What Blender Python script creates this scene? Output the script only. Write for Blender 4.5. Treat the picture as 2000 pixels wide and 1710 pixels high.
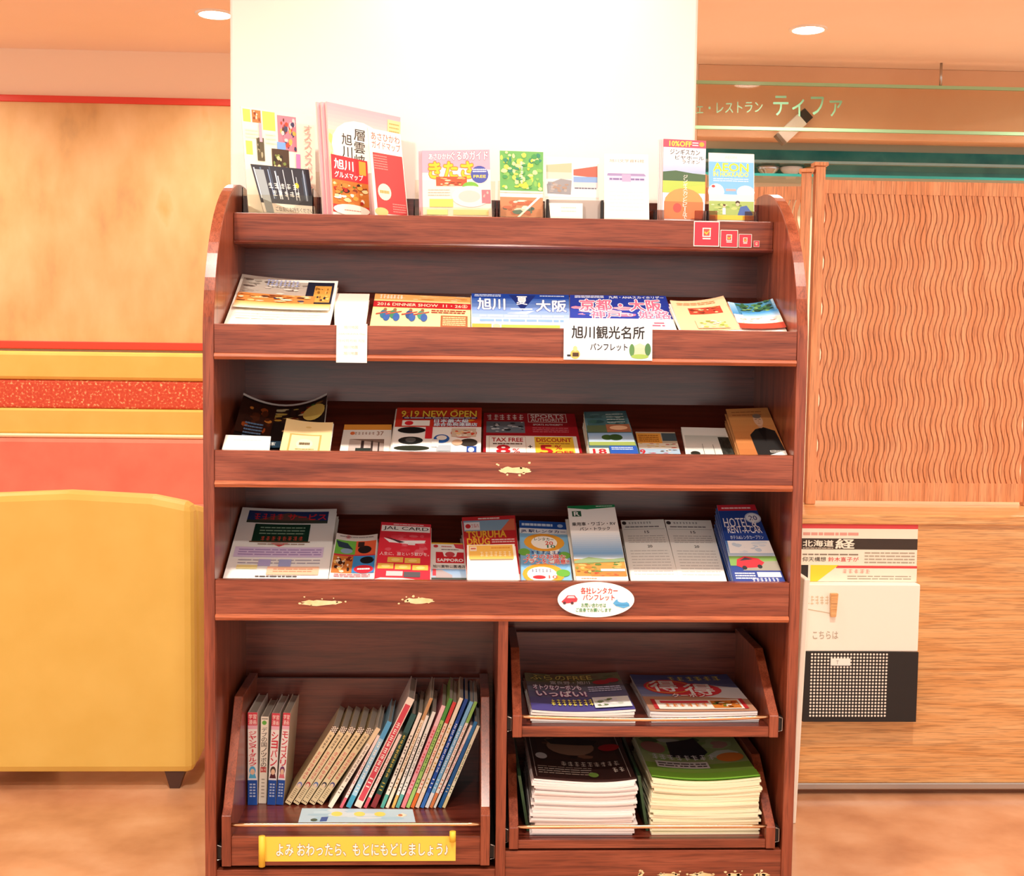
import bpy, bmesh, math, random
import numpy as np
from mathutils import Vector
for o in list(bpy.data.objects): bpy.data.objects.remove(o)
SC = bpy.context.scene; COL = SC.collection
# ------------------------------------------------------------------ camera
F_PX = 2443.05; CAM = np.array([-0.0933, -2.4914, 1.145])
YAW, PIT, ROL = (math.radians(a) for a in (2.376, 4.283, 0.759))
_f = np.array([math.sin(YAW)*math.cos(PIT), math.cos(YAW)*math.cos(PIT), -math.sin(PIT)])
_r0 = np.array([math.cos(YAW), -math.sin(YAW), 0.0]); _u0 = np.cross(_r0, _f)
C_R = _r0*math.cos(ROL)+_u0*math.sin(ROL); C_U = _u0*math.cos(ROL)-_r0*math.sin(ROL); C_F = _f
cam = bpy.data.cameras.new('camera'); camo = bpy.data.objects.new('camera', cam); COL.objects.link(camo)
from mathutils import Matrix
m = Matrix.Identity(4)
for i in range(3):
    m[i][0] = C_R[i]; m[i][1] = C_U[i]; m[i][2] = -C_F[i]; m[i][3] = CAM[i]
camo.matrix_world = m
cam.sensor_fit = 'HORIZONTAL'; cam.sensor_width = 36; cam.lens = 36*F_PX/2000
cam.clip_start = 0.05; cam.clip_end = 60
SC.camera = camo
# ------------------------------------------------------------------ world, lights, exposure
w = bpy.data.worlds.new('world'); SC.world = w; w.use_nodes = True
w.node_tree.nodes['Background'].inputs[0].default_value = (1.0, 0.95, 0.88, 1)
w.node_tree.nodes['Background'].inputs[1].default_value = 1.05
SC.view_settings.view_transform = 'Standard'; SC.view_settings.look = 'None'
SC.view_settings.gamma = 1; SC.view_settings.use_curve_mapping = False
SC.view_settings.exposure = 0.45
CEIL = 2.40
LAMPS = [  # ceiling downlights: x, y, watts (the two in view, the wall washer over the pillar, those in front of the rack)
    (-1.055, 2.485, 11), (1.262, 2.50, 20), (0.02, 0.24, 4.5), (-0.75, -0.75, 17), (0.75, -0.75, 17), (0.0, -2.0, 17),
    (-2.4, 0.6, 10), (2.6, 0.6, 16), (-2.4, 2.485, 11), (2.7, 2.50, 20)]
# ------------------------------------------------------------------ helpers
def lin(c):
    if isinstance(c, str): c = tuple(int(c[i:i+2], 16) for i in (0, 2, 4))
    return tuple(((v/255)/12.92 if v/255 <= .04045 else ((v/255+.055)/1.055)**2.4) for v in c[:3])+(1.0,)
def ray(px, py):
    d = C_F + C_R*((px-1000)/F_PX) + C_U*((855-py)/F_PX); return d/np.linalg.norm(d)
def at_plane(px, py, p0, n):
    d = ray(px, py); t = np.dot(np.array(p0)-CAM, n)/np.dot(d, n); return CAM+d*t
def at_y(px, py, y): return at_plane(px, py, (0, y, 0), np.array([0., 1, 0]))
def at_z(px, py, z): return at_plane(px, py, (0, 0, z), np.array([0., 0, 1]))
def mat(name, col, rough=.5, metal=0, coat=0, emit=None, estr=0, trans=0, ior=1.45, spec=.5, alpha=1):
    m = bpy.data.materials.new(name); m.use_nodes = True; b = m.node_tree.nodes['Principled BSDF']
    b.inputs['Base Color'].default_value = lin(col); b.inputs['Roughness'].default_value = rough
    b.inputs['Metallic'].default_value = metal; b.inputs['Coat Weight'].default_value = coat
    b.inputs['Transmission Weight'].default_value = trans; b.inputs['IOR'].default_value = ior
    b.inputs['Specular IOR Level'].default_value = spec
    if emit: b.inputs['Emission Color'].default_value = lin(emit); b.inputs['Emission Strength'].default_value = estr
    return m
def noisy(name, cols, scale=(1, 1, 1), nscale=4, detail=6, rough=.5, dist=0.0, coat=0, bump=0, pos=None, spec=.5):
    m = mat(name, cols[0], rough, coat=coat, spec=spec); nt = m.node_tree; N = nt.nodes; L = nt.links; b = N['Principled BSDF']
    tc = N.new('ShaderNodeTexCoord'); mp = N.new('ShaderNodeMapping'); mp.inputs['Scale'].default_value = scale
    nz = N.new('ShaderNodeTexNoise'); nz.inputs['Scale'].default_value = nscale; nz.inputs['Detail'].default_value = detail
    nz.inputs['Distortion'].default_value = dist
    cr = N.new('ShaderNodeValToRGB'); e = cr.color_ramp.elements
    pos = pos or [.3+.4*i/(len(cols)-1) for i in range(len(cols))]
    while len(e) < len(cols): e.new(.5)
    for i, c in enumerate(cols): e[i].position = pos[i]; e[i].color = lin(c)
    L.new(tc.outputs['Object'], mp.inputs[0]); L.new(mp.outputs[0], nz.inputs['Vector']); L.new(nz.outputs['Fac'], cr.inputs[0]); L.new(cr.outputs[0], b.inputs['Base Color'])
    if bump:
        bp = N.new('ShaderNodeBump'); bp.inputs['Strength'].default_value = bump; bp.inputs['Distance'].default_value = .002
        L.new(nz.outputs['Fac'], bp.inputs['Height']); L.new(bp.outputs[0], b.inputs['Normal'])
    return m
def wood(name, dark, mid, light, axis='x', rough=.32, coat=.25, s=1.0):
    """long-grain wood: broad cathedral figure plus fine dark pores along the grain"""
    m = mat(name, mid, rough, coat=coat); nt = m.node_tree; N = nt.nodes; L = nt.links; b = N['Principled BSDF']
    b.inputs['Coat Roughness'].default_value = .18
    tc = N.new('ShaderNodeTexCoord')
    def nz(sc_long, sc_cross, detail, dist):
        mp = N.new('ShaderNodeMapping')
        sc = {'x': (sc_long, sc_cross, sc_cross), 'z': (sc_cross, sc_cross, sc_long), 'y': (sc_cross, sc_long, sc_cross)}[axis]
        mp.inputs['Scale'].default_value = tuple(v*s for v in sc)
        n = N.new('ShaderNodeTexNoise'); n.inputs['Scale'].default_value = 1; n.inputs['Detail'].default_value = detail; n.inputs['Distortion'].default_value = dist
        L.new(tc.outputs['Object'], mp.inputs[0]); L.new(mp.outputs[0], n.inputs['Vector']); return n
    a = nz(2.2, 34, 4, 1.2); c = nz(14, 420, 3, .3)
    r1 = N.new('ShaderNodeValToRGB'); e = r1.color_ramp.elements
    e[0].position = .32; e[0].color = lin(dark); e[1].position = .68; e[1].color = lin(light); k = e.new(.5); k.color = lin(mid)
    r2 = N.new('ShaderNodeValToRGB'); e = r2.color_ramp.elements
    e[0].position = .36; e[0].color = (.42, .38, .38, 1); e[1].position = .52; e[1].color = (1, 1, 1, 1)
    mx = N.new('ShaderNodeMix'); mx.data_type = 'RGBA'; mx.blend_type = 'MULTIPLY'; mx.inputs['Factor'].default_value = .6
    L.new(a.outputs['Fac'], r1.inputs[0]); L.new(c.outputs['Fac'], r2.inputs[0])
    L.new(r1.outputs[0], mx.inputs['A']); L.new(r2.outputs[0], mx.inputs['B']); L.new(mx.outputs['Result'], b.inputs['Base Color'])
    return m
def attr_mat(name, rough, coat=0):
    m = mat(name, 'ffffff', rough, coat=coat); nt = m.node_tree
    a = nt.nodes.new('ShaderNodeVertexColor'); a.layer_name = 'Col'
    nt.links.new(a.outputs['Color'], nt.nodes['Principled BSDF'].inputs['Base Color']); return m
M = {}
M['wood_x'] = wood('cherry wood, horizontal grain', '652a17', '864028', '9a5138', 'x')
M['wood_z'] = wood('cherry wood, vertical grain', '74331e', '8c432a', '9c5136', 'z')
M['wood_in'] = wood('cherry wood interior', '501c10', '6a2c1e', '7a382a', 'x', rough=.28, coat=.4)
M['wood_edge'] = wood('cherry edge band', 'a0502e', 'b4623e', 'c0704a', 'x', rough=.35)
M['chip'] = noisy('bare veneer', ['e8c48c', 'f4dcae'], nscale=60, rough=.7)
M['print'] = attr_mat('printed paper', .5)
M['matte'] = attr_mat('uncoated paper', .6)
M['brass'] = mat('satin brass rod', 'd8b48c', .25, metal=1)
M['steel'] = mat('bright steel', 'b8b4ae', .3, metal=1)
M['black'] = mat('black metal', '1c1816', .45)
M['acrylic'] = mat('clear acrylic', 'f4ecdc', .03, trans=1, ior=1.3)
M['smoke'] = mat('smoked brown acrylic', 'b88a78', .06, trans=1, ior=1.3)
def link(o, parent=None):
    COL.objects.link(o)
    if parent is not None:
        o.parent = parent; o.matrix_parent_inverse = parent.matrix_basis.inverted()
    return o
def tag(o, label=None, cat=None, group=None, kind=None):
    for k, v in (('label', label), ('category', cat), ('group', group), ('kind', kind)):
        if v: o[k] = v
    return o
def empty(name, loc=(0, 0, 0)):
    o = bpy.data.objects.new(name, None); o.location = loc; o.empty_display_size = .05; COL.objects.link(o); return o
class MB:
    def __init__(s): s.v = []; s.f = []
    def add(s, vs, fs):
        k = len(s.v); s.v += [tuple(map(float, q)) for q in vs]; s.f += [tuple(i+k for i in q) for q in fs]; return s
    def box(s, x0, x1, y0, y1, z0, z1):
        return s.add([(x, y, z) for z in (z0, z1) for y in (y0, y1) for x in (x0, x1)],
                     [(0, 2, 3, 1), (4, 5, 7, 6), (0, 1, 5, 4), (2, 6, 7, 3), (0, 4, 6, 2), (1, 3, 7, 5)])
    def hexa(s, p):  # 8 points: bottom loop 4, top loop 4
        return s.add(p, [(3, 2, 1, 0), (4, 5, 6, 7), (0, 1, 5, 4), (1, 2, 6, 5), (2, 3, 7, 6), (3, 0, 4, 7)])
    def prism(s, poly, a, b, ax='x'):
        put = {'x': lambda p, t: (t, p[0], p[1]), 'y': lambda p, t: (p[0], t, p[1]), 'z': lambda p, t: (p[0], p[1], t)}[ax]
        n = len(poly); vs = [put(p, a) for p in poly]+[put(p, b) for p in poly]
        return s.add(vs, [tuple(range(n))[::-1], tuple(range(n, 2*n))]+[(i, (i+1) % n, n+(i+1) % n, n+i) for i in range(n)])
    def tube(s, pts, r, n=10):
        pts = [np.array(p, float) for p in pts]; k0 = len(s.v); vs = []; fs = []
        for i, p in enumerate(pts):
            t = pts[min(i+1, len(pts)-1)]-pts[max(i-1, 0)]; t /= np.linalg.norm(t)
            h = np.array([0, 0, 1.]) if abs(t[2]) < .9 else np.array([1., 0, 0])
            a = np.cross(t, h); a /= np.linalg.norm(a); b = np.cross(a, t)
            vs += [p+r*(math.cos(2*math.pi*j/n)*a+math.sin(2*math.pi*j/n)*b) for j in range(n)]
        for i in range(len(pts)-1):
            for j in range(n): fs.append((i*n+j, i*n+(j+1) % n, (i+1)*n+(j+1) % n, (i+1)*n+j))
        fs += [tuple(range(n)), tuple(range((len(pts)-1)*n, len(pts)*n))[::-1]]
        return s.add(vs, fs)
    def lathe(s, prof, c, n=24):
        vs = []; fs = []
        for r, z in prof: vs += [(c[0]+r*math.cos(2*math.pi*j/n), c[1]+r*math.sin(2*math.pi*j/n), c[2]+z) for j in range(n)]
        for i in range(len(prof)-1):
            for j in range(n): fs.append((i*n+j, i*n+(j+1) % n, (i+1)*n+(j+1) % n, (i+1)*n+j))
        return s.add(vs, fs+[tuple(range(n))[::-1], tuple(range((len(prof)-1)*n, len(prof)*n))])
    def build(s, name, material, parent=None, bevel=0, smooth=False):
        me = bpy.data.meshes.new(name); me.from_pydata(s.v, [], s.f)
        bm = bmesh.new(); bm.from_mesh(me); bmesh.ops.recalc_face_normals(bm, faces=bm.faces); bm.to_mesh(me); bm.free()
        me.materials.append(material)
        if smooth: me.polygons.foreach_set('use_smooth', [True]*len(me.polygons))
        o = bpy.data.objects.new(name, me); link(o, parent)
        if bevel:
            md = o.modifiers.new('bevel', 'BEVEL'); md.width = bevel; md.segments = 2; md.limit_method = 'ANGLE'; md.angle_limit = .6
        return o
def struct(o): o['kind'] = 'structure'; return o
# ---- lettering
_tc = bpy.data.curves.new('glyphs', 'FONT'); _to = bpy.data.objects.new('glyphs', _tc); _tc.resolution_u = 2; _cache = {}
def glyphs(s):
    k = s
    if k not in _cache:
        _tc.body = s
        me = bpy.data.meshes.new_from_object(_to)
        vs = np.array([tuple(v.co)[:2] for v in me.vertices]); fs = [tuple(p.vertices) for p in me.polygons]
        bpy.data.meshes.remove(me)
        _cache[k] = (vs, fs)
    return _cache[k]
class Print:
    """flat print on a sheet: pieces in (u, v) of the visible sheet, v up; later pieces lie over earlier ones"""
    def __init__(s, seed=1): s.v = []; s.f = []; s.c = []; s.k = 0; s.rnd = random.Random(seed); s.nu = 8; s.nv = 5; s.slice = 0; s.hm = 1
    def _add(s, vs, fs, col):
        n = len(s.v); s.k += 1; h = (.0003+s.k*.00002)*s.hm
        s.v += [(a, b, h) for a, b in vs]; s.f += [tuple(i+n for i in f) for f in fs]; s.c += [lin(col)]*len(fs); return s
    def rect(s, u0, v0, u1, v1, col):
        nu = max(1, round(s.nu*abs(u1-u0))); nv = max(1, round(s.nv*abs(v1-v0)))
        vs = [(u0+(u1-u0)*i/nu, v0+(v1-v0)*j/nv) for j in range(nv+1) for i in range(nu+1)]
        return s._add(vs, [(j*(nu+1)+i, j*(nu+1)+i+1, (j+1)*(nu+1)+i+1, (j+1)*(nu+1)+i) for j in range(nv) for i in range(nu)], col)
    def poly(s, pts, col):
        us = [p[0] for p in pts]; n = s.slice
        if not n or max(us)-min(us) < 1/n: return s._add(pts, [tuple(range(len(pts)))], col)
        vs, fs = [], []   # cut into strips so that the piece follows a bent sheet
        for i in range(math.floor(min(us)*n), math.ceil(max(us)*n)):
            q = pts
            for lim, sg in ((i/n, 1), ((i+1)/n, -1)):
                out = []
                for a, b in zip(q, q[1:]+q[:1]):
                    ia, ib = sg*(a[0]-lim) >= 0, sg*(b[0]-lim) >= 0
                    if ia: out.append(a)
                    if ia != ib: t = (lim-a[0])/(b[0]-a[0]); out.append((lim, a[1]+(b[1]-a[1])*t))
                q = out
                if len(q) < 3: break
            if len(q) >= 3: fs.append(tuple(range(len(vs), len(vs)+len(q)))); vs += q
        return s._add(vs, fs, col)
    def ell(s, cx, cy, rx, ry, col, n=18): return s.poly([(cx+rx*math.cos(2*math.pi*i/n), cy+ry*math.sin(2*math.pi*i/n)) for i in range(n)], col)
    def grad(s, u0, v0, u1, v1, top, bot, n=8):
        a = lambda c: tuple(int(c[i:i+2], 16) for i in (0, 2, 4)); t, b = a(top), a(bot)
        for i in range(n):
            q = (i+.5)/n; s.rect(u0, v0+(v1-v0)*i/n, u1, v0+(v1-v0)*(i+1)/n, tuple(b[j]+(t[j]-b[j])*q for j in range(3))); s.k -= 1
        s.k += 1; return s
    def blobs(s, u0, v0, u1, v1, pal, n=40, size=.14, base=None, stretch=1):
        if base or pal: s.rect(u0, v0, u1, v1, base or pal[0])
        W, H = u1-u0, v1-v0
        for i in range(n):
            rx = size*W*s.rnd.uniform(.35, 1); ry = size*H*stretch*s.rnd.uniform(.35, 1); rx = min(rx, W/2.01); ry = min(ry, H/2.01)
            cx = s.rnd.uniform(u0+rx, u1-rx); cy = s.rnd.uniform(v0+ry, v1-ry); a = s.rnd.uniform(0, 6.28)
            s.poly([(cx+rx*math.cos(a+t)*s.rnd.uniform(.7, 1), cy+ry*math.sin(a+t)*s.rnd.uniform(.7, 1)) for t in (0, .9, 1.8, 2.7, 3.6, 4.5, 5.4)], s.rnd.choice(pal))
        return s
    def bars(s, u0, v0, u1, v1, n, col, fill=.4):  # lines of unreadably small print
        h = (v1-v0)/n
        for i in range(n):
            y = v1-(i+.5)*h; u = u0
            while u < u1-.001:
                e = min(u1, u+(u1-u0)*s.rnd.uniform(.06, .2)); s.poly([(u, y-h*fill/2), (e, y-h*fill/2), (e, y+h*fill/2), (u, y+h*fill/2)], col); s.k -= 1; u = e+(u1-u0)*.018
        s.k += 1; return s
    def text(s, t, u0, v0, u1, v1, col, bold=0.0, out=None, ow=.05, vert=False, slope=0.0):
        if vert:
            n = len(t); h = (v1-v0)/n
            for i, ch in enumerate(t):
                if ch.strip():
                    if ch in 'ー・': s.text(ch, u0+(u1-u0)*.4, v1-(i+.9)*h, u0+(u1-u0)*.6, v1-(i+.1)*h, col, bold)
                    else: s.text(ch, u0, v1-(i+.93)*h, u1, v1-(i+.05)*h, col, bold, out, ow)
            return s
        vs, fs = glyphs(t)
        if not len(vs): return s
        lo, hi = vs.min(0), vs.max(0); sp = np.maximum(hi-lo, 1e-6)
        f = lambda dx, dy: [(u0+(u1-u0)*(a+dx-lo[0])/sp[0], v0+(v1-v0)*(b+dy-lo[1])/sp[1]+slope*(a-lo[0])/sp[0]) for a, b in vs]
        bo = bold*.5+.006; oo = bo+ow*.8
        if out:   # a rim of another colour
            for i in range(8): s._add(f(oo*math.cos(i*math.pi/4), oo*math.sin(i*math.pi/4)), fs, out); s.k -= .5
            s.k += .5
        for dx, dy in ((-bo, 0), (bo, 0), (0, bo), (0, -bo)): s._add(f(dx, dy), fs, col); s.k -= .5   # heavier strokes
        s.k += .5
        return s
    def marks(s, n, u0, v0, u1, v1, col, bold=0, out=None, ow=0, vert=False, slope=0.0):
        """print too small or blurred to read: strokes in a row of n cells"""
        for i in range(n):
            if vert: a, b, c, e = u0, v1-(v1-v0)*(i+.9)/n, u1, v1-(v1-v0)*(i+.1)/n
            else: a, b, c, e = u0+(u1-u0)*(i+.1)/n, v0, u0+(u1-u0)*(i+.9)/n, v1
            W, H = c-a, e-b
            for j in range(3):
                y = b+H*(.12+.33*j+s.rnd.uniform(-.06, .06)); x = a+W*s.rnd.uniform(0, .25)
                s.poly([(x, y), (c-W*s.rnd.uniform(0, .25), y), (c-W*s.rnd.uniform(0, .25), y+H*.12), (x, y+H*.12)], col); s.k -= .7
            x = a+W*s.rnd.uniform(.3, .6); s.poly([(x, b), (x+W*.14, b), (x+W*.14, e), (x, e)], col); s.k -= .7
        return s
    def build(s, surf, parent, name='cover_print', material='print'):
        if not s.v: return
        me = bpy.data.meshes.new(name); me.from_pydata([tuple(surf(*q)) for q in s.v], [], s.f)
        ca = me.color_attributes.new('Col', 'FLOAT_COLOR', 'CORNER'); cols = []
        for p, c in zip(me.polygons, s.c): cols += list(c)*p.loop_total
        ca.data.foreach_set('color', cols); me.materials.append(M[material])
        return link(bpy.data.objects.new(name, me), parent)
# ---- sheets of paper
def surface(q, bend=0.0, curl=0.0, up=None):
    """q = BL, BR, TL, TR; bend lifts the two long edges, curl lifts the top edge; returns f(u, v, h)"""
    BL, BR, TL, TR = (np.array(p, float) for p in q)
    n = np.cross(BR-BL, TL-BL); n /= np.linalg.norm(n)
    if up is None: up = n if np.dot(n, CAM-BL) > 0 else -n
    def f(u, v, h=0):
        p = (BL*(1-u)+BR*u)*(1-v)+(TL*(1-u)+TR*u)*v
        return p+up*(h+bend*(2*u-1)**2*max(0, v)+curl*max(0, v)**2)
    return f
def sheet(name, surf, th, col, edge, v0=0.0, nu=8, nv=5, parent=None, material='print', v1=1.0):
    vs = []; fs = []; cs = []
    for h in (0, -th):
        for j in range(nv+1):
            for i in range(nu+1): vs.append(tuple(surf(i/nu, v0+(v1-v0)*j/nv, h)))
    k = (nu+1)*(nv+1); I = lambda i, j: j*(nu+1)+i
    for j in range(nv):
        for i in range(nu):
            q = (I(i, j), I(i+1, j), I(i+1, j+1), I(i, j+1)); fs.append(q); cs.append(col); fs.append(tuple(x+k for x in q[::-1])); cs.append(col)
    rim = [I(i, 0) for i in range(nu+1)]+[I(nu, j) for j in range(1, nv+1)]+[I(i, nv) for i in range(nu-1, -1, -1)]+[I(0, j) for j in range(nv-1, 0, -1)]
    for a, b in zip(rim, rim[1:]+rim[:1]): fs.append((b, a, a+k, b+k)); cs.append(edge)
    me = bpy.data.meshes.new(name); me.from_pydata(vs, [], fs)
    ca = me.color_attributes.new('Col', 'FLOAT_COLOR', 'CORNER'); cols = []
    for p, c in zip(me.polygons, cs): cols += list(lin(c))*p.loop_total
    ca.data.foreach_set('color', cols); me.materials.append(M[material])
    return link(bpy.data.objects.new(name, me), parent)
# ================================================================== the setting
M['plaster'] = noisy('cream plaster', ['f2e6cc', 'f8eed8'], nscale=3, rough=.8)
M['peach'] = noisy('peach painted ceiling', ['f6dfc8', 'f9e4d0'], nscale=2, rough=.8)
M['floor'] = noisy('polished peach stone floor', ['b07a58', 'c8946e', 'd8aa86'], nscale=5, detail=8, rough=.22, coat=.2)
M['white'] = mat('white pillar paint', 'f7f2ea', .75)
FAR = 3.15
struct(MB().box(-6, 6, -6, 6, -.05, 0).build('floor', M['floor']))
struct(MB().box(-6, 6, -4, 6, CEIL, CEIL+.05).build('ceiling', M['peach']))
struct(MB().box(-6, .95, FAR, FAR+.1, 0, CEIL).build('wall_back', mat('pale peach wall', 'f8dcc0', .8)))
struct(MB().box(.95, 6, FAR+.35, FAR+.45, 0, CEIL).build('wall_restaurant', mat('cream restaurant wall', 'f4e4c4', .8)))
PY = .43
pl, pr = at_y(449, 150, PY)[0], at_y(1361, 150, PY)[0]
struct(MB().box(pl, pr, PY, PY+.6, 0, CEIL).build('wall_pillar', M['white'], bevel=.006))
# ---- downlights: a white ring and a glowing disc let into the ceiling, each with its own light
M['ring'] = mat('white lamp ring', 'f4ece0', .5); M['glow'] = mat('lit diffuser', 'ffffff', .5, emit='fff2dc', estr=14)
where = ['in front of the weathered mural', 'before the restaurant glass sign', 'over the white pillar face', 'in the row ahead of the rack, towards the yellow chair', 'in the row ahead of the rack, towards the newspaper counter', 'in the middle of the lobby', 'above the yellow chair', 'above the newspaper counter', 'above the striped bench', 'above the far end of the glass sign']
for (x, y, pw), wh in zip(LAMPS, where):
    L = tag(empty('downlight', (x, y, CEIL)), 'round white recessed downlight '+wh, 'lamp', 'ceiling downlights')
    MB().lathe([(.062, -.002), (.062, -.006), (.074, -.006), (.076, .0), (.062, .0)], (x, y, CEIL), 32).build('trim_ring', M['ring'], L, smooth=False)
    MB().lathe([(.001, -.003), (.062, -.003), (.062, -.001), (.001, -.001)], (x, y, CEIL), 32).build('diffuser', M['glow'], L)
    ld = bpy.data.lights.new('downlight', 'AREA'); ld.shape = 'DISK'; ld.size = .12; ld.energy = pw; ld.color = (1, .92, .82); ld.spread = math.radians(150)
    lo = link(bpy.data.objects.new('light_source', ld), L); lo.location = (x, y, CEIL-.008); lo.matrix_parent_inverse = L.matrix_basis.inverted()
# ---- the wall towards the bench: weathered mural between red rails
mz1, mz0 = at_y(400, 208, FAR)[2], at_y(400, 670, FAR)[2]
M['mural'] = noisy('weathered tan mural', ['a8865c', 'd0a46c', 'd8ae78', 'deb682', 'd09850'], scale=(1.6, 1, .8), nscale=3.2, detail=8, rough=.75, pos=[.25, .42, .52, .62, .78])
tag(MB().box(-3.4, -.3, FAR-.022, FAR-.0005, mz0, mz1).build('mural', M['mural']), 'tan weathered mural panel on the wall above the striped bench', 'painting')
M['red'] = mat('red lacquer', 'd8402c', .4)
struct(MB().box(-6, -.3, FAR-.03, FAR, mz1, at_y(400, 195, FAR)[2]).build('trim_1', M['red'], bevel=.003))
struct(MB().box(-6, -.3, FAR-.03, FAR, at_y(400, 685, FAR)[2], mz0).build('trim_2', M['red'], bevel=.003))
# ---- upholstered bench along that wall
by = FAR-.03; zz = lambda py, y=2.95: at_y(372, py, y)[2]
bench = tag(empty('bench', (-1.9, 2.8, 0)), 'long upholstered bench with yellow and speckled red bands under the mural', 'bench')
M['yellow'] = noisy('yellow vinyl', ['e2ba58', 'e8c262'], nscale=9, rough=.45); M['salmon'] = noisy('salmon vinyl', ['d87860', 'e08a70'], nscale=6, rough=.5)
M['speck'] = noisy('speckled red fabric', ['c8452c', 'd05838', 'f0c890'], nscale=90, detail=2, rough=.7, pos=[.35, .58, .7])
MB().box(-3.3, -.35, 2.95, by, zz(745), zz(690)).build('top_band', M['yellow'], bench, bevel=.015)
MB().box(-3.3, -.35, 2.955, by, zz(800), zz(745)).build('speckled_band', M['speck'], bench, bevel=.008)
MB().box(-3.3, -.35, 2.95, by, zz(850), zz(800)).build('lower_band', M['yellow'], bench, bevel=.01)
MB().tube([(-3.3, 2.945, zz(853)), (-.35, 2.945, zz(853))], .009, 8).build('piping', mat('cream piping', 'f8e4b8', .5), bench, smooth=True)
MB().box(-3.3, -.35, 2.93, by, .42, zz(856)).build('backrest', M['salmon'], bench, bevel=.02)
MB().box(-3.3, -.35, 2.45, 2.95, .30, .44).build('seat', M['salmon'], bench, bevel=.03)
MB().box(-3.28, -.37, 2.52, by, .0, .30).build('base', mat('dark plinth', '5a3424', .5), bench)
# ---- yellow armchair, seen from behind beside the rack
cy = .66; c1 = at_y(376, 1200, cy)[0]; ctop = at_y(376, 985, cy)[2]; c0 = c1-.62
ch = tag(empty('armchair', ((c0+c1)/2, cy+.32, 0)), 'yellow armchair with salmon seat beside the brochure rack', 'armchair')
MB().prism([(c0, .04), (c1, .04), (c1, ctop), (c1-.1, ctop+.02), ((c0+c1)/2, ctop+.03), (c0+.1, ctop+.02), (c0, ctop)], cy, cy+.07, 'y').build('backrest', M['yellow'], ch, bevel=.02)
for x0, x1 in ((c0, c0+.09), (c1-.09, c1)):
    MB().prism([(cy+.06, .04), (cy+.06, ctop-.005), (cy+.2, ctop-.03), (cy+.6, ctop-.17), (cy+.62, .1)], x0, x1).build('arm', M['yellow'], ch, bevel=.018)
MB().box(c0+.08, c1-.08, cy+.06, cy+.62, .22, .42).build('seat', M['salmon'], ch, bevel=.03)
for x in (c0+.05, c1-.05):
    for y, k in ((cy+.04, -.02), (cy+.56, .03)):
        MB().hexa([(x-.012, y+k-.012, 0), (x+.012, y+k-.012, 0), (x+.012, y+k+.012, 0), (x-.012, y+k+.012, 0), (x-.03, y-.03, .06), (x+.03, y-.03, .06), (x+.03, y+.03, .06), (x-.03, y+.03, .06)]).build('leg', mat('dark walnut', '4a2a1c', .4), ch)
# ---- the restaurant front: bulkhead, glass sign, glass shelves
gz0 = at_y(1500, 278, FAR+.12)[2]
struct(MB().box(.95, 6, FAR, FAR+.12, gz0, CEIL).build('trim_3', noisy('terracotta bulkhead', ['e0ac84', 'e8b890'], nscale=3, rough=.6), bevel=.004))
GY = 3.02; zt_, zb_ = at_y(1500, 163, GY)[2], at_y(1500, 251, GY)[2]
gs = tag(MB().box(.8, 3.2, GY, GY+.012, zb_, zt_).build('glass_sign', mat('clear sign glass', 'f4f8f2', .02, trans=1, ior=1.25)), 'long glass sign panel with green edges and green lettering over the restaurant front', 'sign')
M['gedge'] = mat('green glass edge', '9cc89c', .25, emit='000000')
for z in (zt_, zb_): MB().box(.8, 3.2, GY-.001, GY+.013, z-.007, z+.007).build('glass_edge', M['gedge'], gs)
for x in (.9, 2.0, 3.1): MB().tube([(x, GY+.006, zt_), (x, GY+.006, CEIL)], .006, 8).build('hanger', M['steel'], gs, smooth=True)
p = Print(2); q = [at_y(*c, GY-.001) for c in ((1360, 232), (1660, 232), (1360, 182), (1660, 182))]; p.nu = p.nv = 1
p.text('ェ・レストラン', 0, .2, .43, .62, '7ca880', 0, slope=.06).text('ティファ', .5, .1, .95, .9, '7cb48c', 0)
p.build(surface(q), gs, 'lettering')
sp_ = tag(empty('glass_reflection', tuple(at_y(1548, 250, 3.1))), 'small tilted box shaped as a reflection in the glass sign, below the lettering', 'lamp'); c = at_y(1548, 250, 3.1)  # solid box added to imitate a light fixture's reflection in the glass
dv = np.array([.72, 0, .69]); nv = np.array([-.69, 0, .72])
def obox(name, a0, a1, b0, b1, y0, y1, m):
    f = lambda a, b, y: c+dv*a+nv*b+np.array([0, y, 0])
    MB().hexa([f(a0, b0, y0), f(a1, b0, y0), f(a1, b0, y1), f(a0, b0, y1), f(a0, b1, y0), f(a1, b1, y0), f(a1, b1, y1), f(a0, b1, y1)]).build(name, m, sp_, bevel=.002)
obox('housing', -.06, .06, -.03, .03, 0, .05, M['ring']); obox('rear_cap', .06, .1, -.028, .028, .002, .048, M['black']); obox('front_cap', -.075, -.06, -.028, .028, .002, .048, mat('grey cap', '8a7a68', .4))
struct(MB().box(.95, 6, FAR+.33, FAR+.35, at_y(1550, 345, 3.48)[2], gz0).build('wall_display', noisy('teal glazed wall', ['3c9490', '5aaca4', '2c7c80'], nscale=4, rough=.15)))
M['sglass'] = mat('shelf glass', 'dcefe8', .03, trans=.9, ior=1.3)
for py, lb in ((316, 'upper glass shelf against the teal display wall'), (342, 'lower glass shelf against the teal display wall')):
    z = at_y(1550, py, FAR+.1)[2]; s_ = tag(MB().box(1.0, 3.4, FAR+.1, FAR+.34, z-.006, z+.006).build('glass_shelf', M['sglass']), lb, 'shelf')
    MB().box(1.0, 3.4, FAR+.096, FAR+.1, z-.006, z+.006).build('front_edge', mat('teal glass edge', '2c8c84' if py > 330 else '8ab0b4', .2), s_)
zs = at_y(1550, 342, FAR+.1)[2]+.0062
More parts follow.
